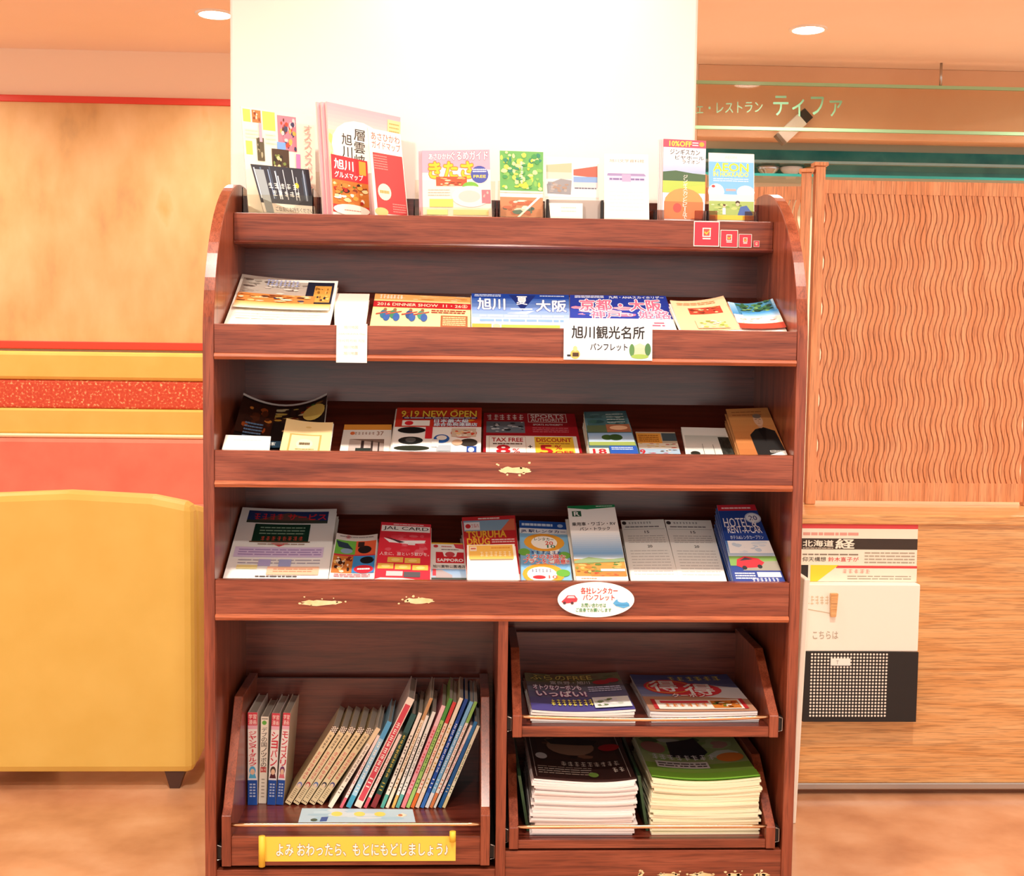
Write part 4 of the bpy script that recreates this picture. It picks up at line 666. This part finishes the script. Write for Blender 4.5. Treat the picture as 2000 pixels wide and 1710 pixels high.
for x in (a-.004, b): MB().box(x, x+.005, .25, .272, ZT, at_y(1120, 391, .262)[2]).build('post', M['black'], hh)
for p0, p1 in ((1276, 1380), (1380, 1478)):
    a, b = at_y(p0, 420, .2385)[0], at_y(p1, 420, .2385)[0]
    h = tag(empty('smoked_holder', ((a+b)/2, .27, ZT)), 'smoked brown acrylic holder around the '+('beer hall' if p0 < 1300 else 'light blue shopping')+' leaflets', 'holder')
    MB().box(a, b, .30, .303, ZT, zh-.01).build('back_plate', M['smoke'], h)
    for x0, x1 in ((a, a+.024), (b-.026, b-.002)): MB().box(x0, x1, .2385, .241, ZT+.02, zh-.012).build('front_tab', M['smoke'], h, bevel=.001)
    for x in (a, b-.0022): MB().box(x, x+.002, .2385, .302, ZT, zh-.012).build('side_plate', M['smoke'], h)
# ================================================================== signs and stickers on the rack
def flat_sign(name, label, cat, px0, py0, px1, py1, y, design, th=.0006, col='fbf8f2', material='print', group=None, ellipse=False, yb=None):
    BL, BR, TL, TR = (at_y(*q, yy) for q, yy in (((px0, py1), y if yb is None else yb), ((px1, py1), y if yb is None else yb), ((px0, py0), y), ((px1, py0), y)))
    for A, B in ((BL, BR), (TL, TR)): A[2] = B[2] = (A[2]+B[2])/2
    for A, B in ((BL, TL), (BR, TR)): A[0] = B[0] = (A[0]+B[0])/2
    su = surface([BL, BR, TL, TR])
    if ellipse:
        rim = [(.5+.5*math.cos(i*math.pi/24), .5+.5*math.sin(i*math.pi/24)) for i in range(48)]
        o = MB().add([su(u, v, 0) for u, v in rim]+[su(u, v, -th) for u, v in rim], [tuple(range(48)), tuple(range(95, 47, -1))]+[(i, (i+1) % 48, 48+(i+1) % 48, 48+i) for i in range(48)]).build(name, mat('laminated card', col, .3), None)
    else: o = sheet(name, su, th, col, col, nu=1, nv=1, material=material)
    tag(o, label, cat, group); p = Print(5); p.nu = p.nv = 1; design(p); p.build(su, o, 'print'); return o
def d(p):
    p.rect(.012, .03, .988, .97, 'e8eaf4').rect(.05, .1, .95, .9, 'f4f4fa').rect(.012, .03, .988, .14, 'c8d4ec').text('旭川観光名所', .09, .54, .91, .86, '1c1816', .03).text('パンフレット', .3, .24, .72, .42, '1c1816', .04)
    p.ell(.13, .14, .055, .12, 'e8b860').ell(.13, .28, .025, .07, 'f0c890').rect(.1, .08, .17, .18, '4a3420').rect(.04, .08, .08, .13, '2c2824').rect(.76, .12, .96, .32, 'd8c8a8').poly([(.74, .32), (.86, .44), (.98, .32)], 'e0ccb0').ell(.77, .26, .03, .16, '5a8a50').ell(.95, .28, .035, .16, '4a7a48').ell(.86, .1, .1, .06, '98b858')
flat_sign('sightseeing_sign', 'white laminated sign with large black characters fixed to the uppermost shelf edge', 'sign', 1101, 626, 1274, 703, -.0008, d, yb=-.0072)
def d(p): p.rect(0, 0, 1, 1, 'fbf6e6').text('旭川地図', .24, .87, .7, .95, 'b0a494', 0).text('ASAHIKAWA Map', .06, .70, .94, .76, 'c8bca8', 0).text('아사히카와 지도', .06, .52, .94, .60, 'c8bca8', 0).text('旭川地图', .24, .36, .7, .44, 'c0b4a4', 0).text('旭川地圖', .24, .2, .7, .28, 'c0b4a4', 0)
flat_sign('label_slip', 'small cream paper slip with faint lettering hanging over the shelf edge', 'label', 657, 632, 717, 708, -.0008, d, material='matte', yb=-.0075)
def d(p):
    p.text('各社レンタカー', .3, .66, .78, .84, 'c82828', .03).text('パンフレット', .33, .48, .74, .64, 'c82828', .03).text('お問い合わせは', .31, .28, .63, .40, '2c8a48', .02).text('ご自身でお願いします', .24, .15, .7, .26, '2c8a48', .02)
    p.poly([(.05, .44), (.09, .52), (.13, .62), (.22, .62), (.26, .52), (.25, .44), (.16, .4), (.08, .38)], 'c8404c').poly([(.12, .54), (.14, .6), (.21, .6), (.23, .54)], 'f0c8d0').ell(.09, .40, .02, .04, '5a3038').ell(.19, .40, .02, .04, '5a3038').poly([(.72, .4), (.76, .5), (.84, .52), (.93, .4), (.94, .32), (.86, .26), (.76, .32)], '58a8dc').ell(.85, .48, .07, .06, 'c8e4f4').rect(.75, .34, .93, .36, '3888c0')
flat_sign('oval_sign', 'white oval sign with red and blue cars on the lowest sloping shelf edge', 'sign', 1089, 1136, 1239, 1205, -.0008, d, ellipse=True, yb=-.0072)
def d(p): p.rect(0, 0, 1, 1, 'f8d050').text('よみ おわったら、もとにもどしましょう♪', .09, .22, .96, .72, 'fffdf4', .02, 'a88848', .06)
sg = flat_sign('yellow_banner', 'yellow scroll-shaped banner with white hand lettering on the book tray front', 'sign', 505, 1633, 890, 1681, .0032, d, col='f8d050')
a = at_y(512, 1690, 0); b = at_y(512, 1631, 0); c = at_y(884, 1636, 0); e = at_y(884, 1622, 0)
MB().tube([(a[0], -.0027, a[2]), (a[0], -.0027, b[2])], .0065, 14).build('scroll_roll', mat('yellow card', 'f4c840', .5), sg, smooth=True)
MB().tube([(c[0], -.0027, c[2]-.006), (c[0], -.0027, e[2])], .0065, 14).build('scroll_roll', bpy.data.materials['yellow card'], sg, smooth=True)
for i, (x0, y0, x1, y1) in enumerate(((1355, 432, 1405, 481), (1407, 449, 1441, 483), (1443, 457, 1468, 483), (1472, 470, 1483, 482))):
    def d(p):
        p.rect(0, 0, 1, 1, 'fbeee4').rect(.03, .03, .97, .97, 'd83848').rect(.34, .38, .66, .74, 'fbeee4').rect(.38, .42, .62, .70, 'c8584c').poly([(.4, .56), (.5, .46), (.72, .76), (.5, .54), (.43, .6)], 'f0c040').bars(.35, .28, .66, .34, 1, 'fbeee4', .9)
    flat_sign('sticker', ['largest', 'second largest', 'third largest', 'tiny'][i]+' of four red square stickers with tick box on the top rail', 'sticker', x0, y0, x1, y1, DR-.0006, d, group='red tick-box stickers', th=.0004)
# ================================================================== picture books in the wide tray
ZB = .1392
BOOKS = []
def book(*a, **k): BOOKS.append((a, k))
def place_books():
    L = []
    for (base, top, t, h, dep, *rest), k in BOOKS:
        B = at_z(base[0], base[1], ZB); yb = max(.032, min(B[1], D-.0308-dep)); B = at_y(base[0], base[1], yb); T = at_y(top[0], top[1], yb)
        L.append(dict(x=B[0], dx=T[0]-B[0], hz=T[2]-ZB, t=t, h=h, yb=yb, dep=dep, rest=rest, k=k))
    for b, n in zip(L, L[1:]+[None]):
        b['ph'] = math.atan2(b['dx'], b['hz'])
        if n:
            zc = min(b['hz'], n['hz']); nph = math.atan2(n['dx'], n['hz'])
            gap = min(n['x']-b['x'], n['x']+zc*math.tan(nph)-b['x']-zc*math.tan(b['ph'])); c = math.cos(b['ph'])
            b['t'] = max(.0048, min(b['t'], gap*c-.0002)); n['x'] += max(0, b['t']/c+.0002-gap)
    for b in L: make_book(b['x'], b['yb'], b['ph'], b['t'], b['h'] or math.hypot(b['dx'], b['hz']), b['dep'], *b['rest'], **b['k'])
def make_book(x, yb, ph, t, h, dep, cover, spine, label, group, hard=True, pages='b8b0a4', name='picture_book'):
    U = np.array([math.sin(ph), 0, math.cos(ph)]); R = np.array([math.cos(ph), 0, -math.sin(ph)]); Y = np.array([0, 1., 0])
    lift = max(0, t*math.sin(ph)); O = np.array([x+lift*math.tan(ph), yb, ZB+.0003+lift])
    g = lambda x, y, z: O+R*x+Y*y+U*z
    def bx(mb, x0, x1, y0, y1, z0, z1): return mb.hexa([g(x0, y0, z0), g(x1, y0, z0), g(x1, y1, z0), g(x0, y1, z0), g(x0, y0, z1), g(x1, y0, z1), g(x1, y1, z1), g(x0, y1, z1)])
    bt = .002 if hard else .0006; ov = .003 if hard else 0
    mb = MB(); bx(mb, 0, t, 0, bt, 0, h); bx(mb, 0, bt, bt, dep, 0, h); bx(mb, t-bt, t, bt, dep, 0, h)
    o = tag(mb.build(name, mat('book cover '+cover, cover, .3, coat=.3), bevel=.0005), label, 'book', group)
    bx(MB(), bt, t-bt, bt, dep-ov, ov, h-ov).build('pages', mat('page block', pages, .8), o)
    if spine:
        p = Print(int(x*5000) % 999); p.nu = p.nv = 1; spine(p)
        p.build(surface([g(0, 0, 0), g(t, 0, 0), g(0, 0, h), g(t, 0, h)], up=np.array([0, -1., 0])), o, 'spine_print')
    return o
def bio(title, hair, shirt):
    def f(p):
        p.rect(0, 0, 1, 1, 'f8f0ea').rect(0, .86, 1, 1, 'd84050').text('学習', .1, .93, .9, .98, 'ffe8e0', 0).text('漫画', .1, .87, .9, .92, 'ffe8e0', 0).rect(0, .82, 1, .86, 'f0b8c8').text(title, .12, .42, .9, .80, 'd83848', .03, vert=True).rect(0, 0, 1, .27, '1c50a8').bars(.2, .08, .45, .24, 5, 'c8d8f0', .5).bars(.55, .08, .8, .24, 5, 'c8d8f0', .5).rect(.0, .27, 1, .29, 'f0f0f4').poly([(.1, .29), (.25, .34), (.75, .34), (.9, .29)], shirt).ell(.5, .375, .34, .045, hair).ell(.5, .36, .24, .032, 'f0c8a8')
    return f
G1 = 'upright comic books in the wide tray'
book((484, 1556), (484, 1357), .0205, .205, .148, 'f0e4dc', bio('ジャンヌ・ダルク', '58b0e0', '58b8e0'), 'upright white comic book with red top and blue-haired girl on the spine', G1)
def d(p): p.rect(0, 0, 1, 1, 'f6eedc').ell(.45, .93, .3, .025, '68b848').bars(.1, .96, .9, .99, 1, '9a9080', .5).text('デブの国ノッポの国', .15, .36, .85, .88, '4a3c34', .0, vert=True).text('国', .15, .36, .85, .42, 'd83838', .02).bars(.3, .06, .7, .3, 6, 'a89c88', .3)
book((505, 1552), (511, 1365), .0165, .193, .14, 'f4ead8', d, 'upright cream story book with black title between two comic books', G1)
book((522, 1553), (533, 1357), .0175, .203, .148, 'f0e4dc', bio('ショパン', '4a3428', '5a2028'), 'upright white comic book with brown-haired composer on the spine', G1)
book((539, 1553), (556, 1357), .019, .204, .148, 'e8d8c0', bio('モンゴメリ', '7a3c6c', 'e87880'), 'upright white comic book with purple-haired woman on the spine', G1)
def series(title, hair):
    def f(p):
        p.rect(0, 0, 1, 1, 'f0dcae')
        for i in range(6):
            for j in range(4): p.rect(j*.25, .93+i*.0116, j*.25+.25, .93+(i+1)*.0116, '5a3c30' if (i+j) % 2 else 'fbf0dc'); p.k -= 1
        p.k += 2; p.marks(5, .2, .72, .75, .9, '6a5444', 0, vert=True).marks(title, .12, .32, .88, .68, 'e08878', vert=True).ell(.5, .25, .4, .032, hair).ell(.5, .24, .28, .024, 'f4d8b8').bars(.25, .07, .7, .2, 6, '8a7458', .3)
        for j in range(3): p.ell(.2+.3*j, .03, .1, .008, '5a4434')
    return f
for i, ((b, tt), ti, hc) in enumerate(zip((((553, 1556), (664, 1396)), ((569, 1559), (681, 1397)), ((584, 1560), (697, 1398)), ((600, 1560), (714, 1400)), ((615, 1560), (732, 1401))), (7, 8, 6, 6, 8), ('8a8ac8', 'c85050', '5a78b0', '2c2c3c', '4a4a8c'))):
    book(b, tt, .0128, .2, .15, 'f0dcae', series(ti, hc), 'cream story book with checked spine top, '+('first' if i == 0 else ['second', 'third', 'fourth', 'fifth'][i-1])+' of the leaning set', 'cream checked books leaning together', hard=False)
def sp(base, title=0, tc='5a4a44', a=None, b=None, mid=None):
    def f(p):
        p.rect(0, 0, 1, 1, base)
        if mid: p.rect(.12, .06, .88, .94, mid)
        if a: p.rect(0, 0, 1, .14, a)
        if b: p.rect(0, .8, 1, 1, b)
        if title: p.marks(title, .2, .32, .8, .78, tc, vert=True)
        p.bars(.25, .17, .75, .28, 3, tc, .3)
    return f
BK = [((638, 1559), (733, 1424), .0095, 'f4e8d0', sp('f6ecd8', 8, '8a7464', None, 'f0d8b0'), 'thin cream picture book'), ((662, 1559), (736, 1437), .008, 'f0c8c4', sp('f8e4dc', 7, 'd87878', 'e06878'), 'thin pale pink picture book'),
      ((674, 1562), (755, 1411), .0105, '90c8e4', sp('a8d4ec', 5, 'fbfbf4', '48a0c0', '58a8d8'), 'light blue picture book'), ((689, 1565), (794, 1366), .0155, 'f4e0d4', sp('f6e8d8', 8, 'fbf0e8', None, None, 'd84858'), 'tall cream book with a red spine stripe'),
      ((709, 1561), (778, 1435), .008, 'f0d0c8', sp('f4dcd0', 5, 'd88878', 'e05868'), 'thin pink and cream picture book'), ((722, 1561), (802, 1396), .0115, '1c3c34', sp('1e4438', 9, 'd8c050', '8a2c30', '2c5a58'), 'dark green picture book with gold title'),
      ((742, 1566), (817, 1393), .0075, 'f0e8d4', sp('f4ecdc', 4, '6a5c50', '58b0a0'), 'slim cream picture book with teal foot'), ((752, 1569), (839, 1364), .0095, 'e8d8c0', sp('f4e4c8', 9, 'b07838', None, 'c89868'), 'tall tan-topped picture book'),
      ((764, 1567), (832, 1398), .006, 'f4f0e4', sp('f8f4ea', 5, '7a7068', 'e8b860'), 'slim white picture book with golden foot'), ((772, 1569), (844, 1391), .0075, 'e8ece4', sp('f0f0e8', 6, '8a8478', '60b0a8'), 'slim white picture book with teal foot'),
      ((782, 1571), (862, 1379), .0085, 'f0a0a8', sp('f2a8b0', 4, 'e04858', 'f0888c', 'f4c8cc'), 'pink picture book'), ((792, 1572), (877, 1365), .0075, '98c858', sp('a8d070', 6, '3c7a30', None, '4a9a40'), 'bright green picture book'),
      ((801, 1569), (884, 1372), .0075, 'f0c8b0', sp('f4d8c0', 6, 'd86848', 'e87030', 'd84040'), 'orange-footed picture book with red top'), ((810, 1570), (897, 1364), .008, 'f4e4c4', sp('f6ead0', 4, 'd8a848', 'f0d8c0'), 'cream picture book with golden title'),
      ((820, 1573), (907, 1366), .0075, '1c50a8', sp('1c54b0', 8, 'f0f4fb', '3c78c8', '184898'), 'deep blue picture book with white title'), ((829, 1574), (917, 1371), .0075, '78b8e0', sp('80bce4', 7, 'f4f8fc', 'f0f0f0'), 'sky-blue picture book'),
      ((838, 1575), (926, 1371), .0065, 'f4ece0', sp('f4ece0', 8, 'd87848', 'e88850', '90c060'), 'white picture book with green top and orange foot'), ((846, 1572), (918, 1417), .0065, 'f4dcd8', sp('f6e4dc', 6, 'd06870', 'f0f0e8'), 'short pale pink picture book'),
      ((854, 1572), (925, 1410), .007, '1c5c98', sp('1e60a0', 0, 'f0e8c0', None, '2c78b0'), 'short dark blue picture book'), ((863, 1570), (931, 1418), .0065, 'f0e8cc', sp('f2eacc', 7, '6a8a48', 'e8d8a0'), 'short cream picture book with green title')]
for b, tt, th, cv, sn, lb in BK:
    book(b, tt, th, None, .17, cv, sn, lb+' leaning in the wide tray', 'picture books leaning in the wide tray', hard=th > .009)
place_books()
def d(p):
    p.rect(0, 0, 1, 1, 'b8d0dc').blobs(0, 0, 1, 1, ['c0d8e4', 'a8c8d8', 'd0dce0'], 14, .2, base='b8d0dc')
    for u in (.32, .52, .70): p.ell(u, .62, .05, .16, 'f0d868')
    p.poly([(.18, .1), (.24, .12), (.25, .42), (.19, .4)], '3c5898').ell(.13, .2, .03, .1, '4a5a4c').poly([(.84, .5), (.9, .7), (.94, .55), (.89, .4)], 'f0e4c8').ell(.88, .55, .02, .08, 'c87848')
q = [at_z(*c, ZB+.0014) for c in ((582, 1607), (812, 1607), (590, 1578), (806, 1580))]
su = surface(q); o = sheet('picture_card', su, .0012, 'b8d0dc', 'e0e8ec', nu=1, nv=1)
tag(o, 'pale blue picture card with yellow stars lying flat before the books', 'card'); p = Print(3); p.nu = p.nv = 1; d(p); p.build(su, o)
# ================================================================== magazines in the two narrow trays
def pile(name, label, under, n, x0, x1, y0, y1, zf, t, seed, col, edge, design, sag=.004, jit=.004, lift=None, twist=0.0, group=None):
    rnd = random.Random(seed); z = zf+.0003; dip = max(0, -min(((2*u/20-1)**2*.9-.3+.25*math.sin(5*u/20+seed)) for u in range(21)))
    for i in range(n):
        ti = t*rnd.uniform(.8, 1.2); jx, jy, a = rnd.uniform(-jit, jit), rnd.uniform(-jit, jit*.3), rnd.uniform(-.012, .012)+twist
        if i == n-1: jx = jy = 0
        z0_ = z
        cx, cy = (x0+x1)/2+jx, (y0+y1)/2+jy; hw, hd = (x1-x0)/2, (y1-y0)/2
        c = lambda u, v: (cx+u*hw*math.cos(a)-v*hd*math.sin(a), cy+v*hd*math.cos(a)+u*hw*math.sin(a), z+ti)
        base = surface([c(-1, -1), c(1, -1), c(-1, 1), c(1, 1)], up=np.array([0, 0, 1.]))
        k = sag*(i/n); z += sag/n*dip if i else 0
        su = lambda u, v, h, base=base, k=k, dz=z-z0_: base(u, v, h)+np.array([0, 0, dz+k*((2*u-1)**2*.9-.3+.25*math.sin(5*u+seed))*1.0])
        o = sheet(name, su, ti*.93, col if i == n-1 else edge, edge, nu=10, nv=3)
        tag(o, label if i == n-1 else under, 'magazine', group or 'pile under the '+' '.join(label.split()[:6])); z += ti
    p = Print(seed); p.nu = 12; p.nv = 6; p.slice = 12; p.hm = 3; design(p); p.build(su, o)
X = lambda px, py, y: at_y(px, py, y)[0]
def d(p): p.rect(0, 0, 1, 1, '6a5a98').grad(0, 0, 1, 1, '8a8a70', '4c4490', 6).blobs(0, .75, 1, 1, ['a89858', '6a7a48', '8a6a50'], 20, .12, base='8a8860').text('ふらのFREE', .05, .8, .7, .94, 'f0e080', .03, '6a5a30').ell(.78, .72, .09, .06, 'd03040').ell(.9, .76, .07, .06, 'd03040').text('富良野・旭川', .25, .68, .66, .77, 'f4f0f4', .02).text('オトクなクーポンも', .06, .52, .55, .66, 'fbf4fb', .04, 'c04888').text('いっぱい!', .08, .34, .58, .49, 'fbf4fb', .04, 'c04888').bars(.62, .45, .95, .6, 3, 'd8d0ec', .5).marks(8, .2, .1, .62, .26, 'f0e060', .03, '4a3c80').blobs(.62, .04, .98, .3, ['f0f0ec', 'c8d0c0', '7a8a60', 'e8e4f0'], 22, .15)
pile('travel_magazine', 'purple free travel magazine on the upper narrow tray', 'white-edged magazine beneath the purple travel magazine', 5, X(1038, 1400, .03), X(1240, 1400, .03), .028, .318, .369, .0045, 3, '6a5a98', 'e8e4e0', d, sag=.005)
def d(p): p.rect(0, 0, 1, 1, '6a6c98').grad(0, .3, 1, 1, '2c3c80', '9a98b0', 5).poly([(0, 0), (1, 0), (1, .35), (.6, .42), (0, .38)], 'b8886c').poly([(.6, .75), (1, .6), (1, .3), (.5, .4)], 'd8d0d0').marks(6, .35, .82, .9, .94, 'd8c860', .03, '3c3c60').ell(.32, .65, .25, .2, 'd83038').ell(.56, .56, .26, .18, 'd83038').ell(.32, .65, .22, .17, 'f0c040').ell(.32, .65, .21, .16, 'd83038').text('得', .14, .52, .40, .82, 'fbf4f0', .02).text('得', .46, .42, .74, .72, 'fbf4f0', .02).text('クーポン', .3, .36, .62, .46, 'fbf4f0', .04, 'c03038').rect(.06, .05, .94, .28, 'f0e8dc').rect(.06, .05, .1, .3, 'b82c30').rect(.9, .05, .94, .3, 'b82c30').rect(.14, .2, .6, .26, 'd84048').blobs(.62, .07, .88, .26, FOOD, 18, .16).marks(6, .16, .1, .58, .18, 'e08030', .03)
pile('coupon_magazine', 'dusky blue coupon magazine with red heart shape on the upper narrow tray', 'white-edged magazine beneath the coupon magazine with the red heart shape', 4, X(1268, 1400, .03), X(1478, 1400, .03), .030, .318, .369, .005, 5, '6a6c98', 'e4e0e0', d, sag=.005, twist=.01)
def d(p): p.rect(0, 0, 1, 1, '3c2420').blobs(.1, .45, .9, 1, ['4a2c24', '7a4c38', '2c1814', '9a6a50'], 18, .2, base='4a2c24').ell(.45, .75, .25, .2, 'b08468').poly([(.2, .9), (.5, 1), (.75, .9), (.7, .8), (.25, .8)], '241410').rect(.03, .04, .035, 1, 'd8ccc4').rect(.95, .04, .955, 1, 'd8ccc4').ell(.12, .5, .06, .07, 'e8e0dc').ell(.85, .72, .11, .08, 'c8242c').marks(9, .3, .3, .9, .4, 'e8dcd0', .01).bars(.06, .1, .6, .28, 4, 'b8a89c', .35).marks(2, .8, .16, .93, .26, 'e8dcd0', .02).ell(.6, .12, .05, .05, '78a048')
pile('town_magazine', 'dark brown town magazine on top of the tall white pile', 'white-edged town magazine in the tall pile beneath the dark brown one', 23, X(1040, 1620, .03), X(1240, 1620, .03), .03, .32, .131, .0050, 7, '3c2420', 'f0e4e0', d, sag=.008, jit=.006)
def d(p): p.rect(0, 0, 1, 1, '88b048').blobs(0, .35, 1, 1, ['98b868', 'b8c890', '5a7a40', 'd8dcc8', 'c89888'], 26, .18, base='a8b878').poly([(.28, .5), (.3, .85), (.6, .95), (.66, .6), (.55, .45)], '1c1c24').ell(.14, .7, .12, .14, 'b87868').marks(8, .08, .42, .7, .54, 'f8f4f0', .02, '4a3c44').rect(.1, .24, .6, .38, 'f4f0ec').bars(.12, .26, .58, .36, 2, '4a4444', .5).ell(.84, .45, .13, .1, 'f08838').rect(0, 0, 1, .14, '78b038')
pile('job_magazine', 'green job magazine on top of the tall cream pile', 'cream-edged job magazine in the tall pile beneath the green one', 23, X(1272, 1620, .03), X(1483, 1620, .03), .032, .32, .131, .0051, 9, '88b048', 'efe6c4', d, sag=.007, jit=.004)
for px, lb in ((1022, 'dark green magazine leaning between the tray side and the white pile'), (1255, 'dark green magazine leaning between the two tall piles')):
    x = X(px, 1600, .05)-.0045; mb = MB(); k = .012
    mb.hexa([(x+k, .05, .1315), (x+k+.006, .05, .1315), (x+k+.006, .325, .1315), (x+k, .325, .1315), (x-.008, .05, .25), (x-.002, .05, .25), (x-.002, .325, .25), (x-.008, .325, .25)])
    tag(mb.build('leaning_magazine', noisy('dark green cover', ['14301c', '24482c', '3a5a3c'], nscale=14, rough=.35)), lb, 'magazine')
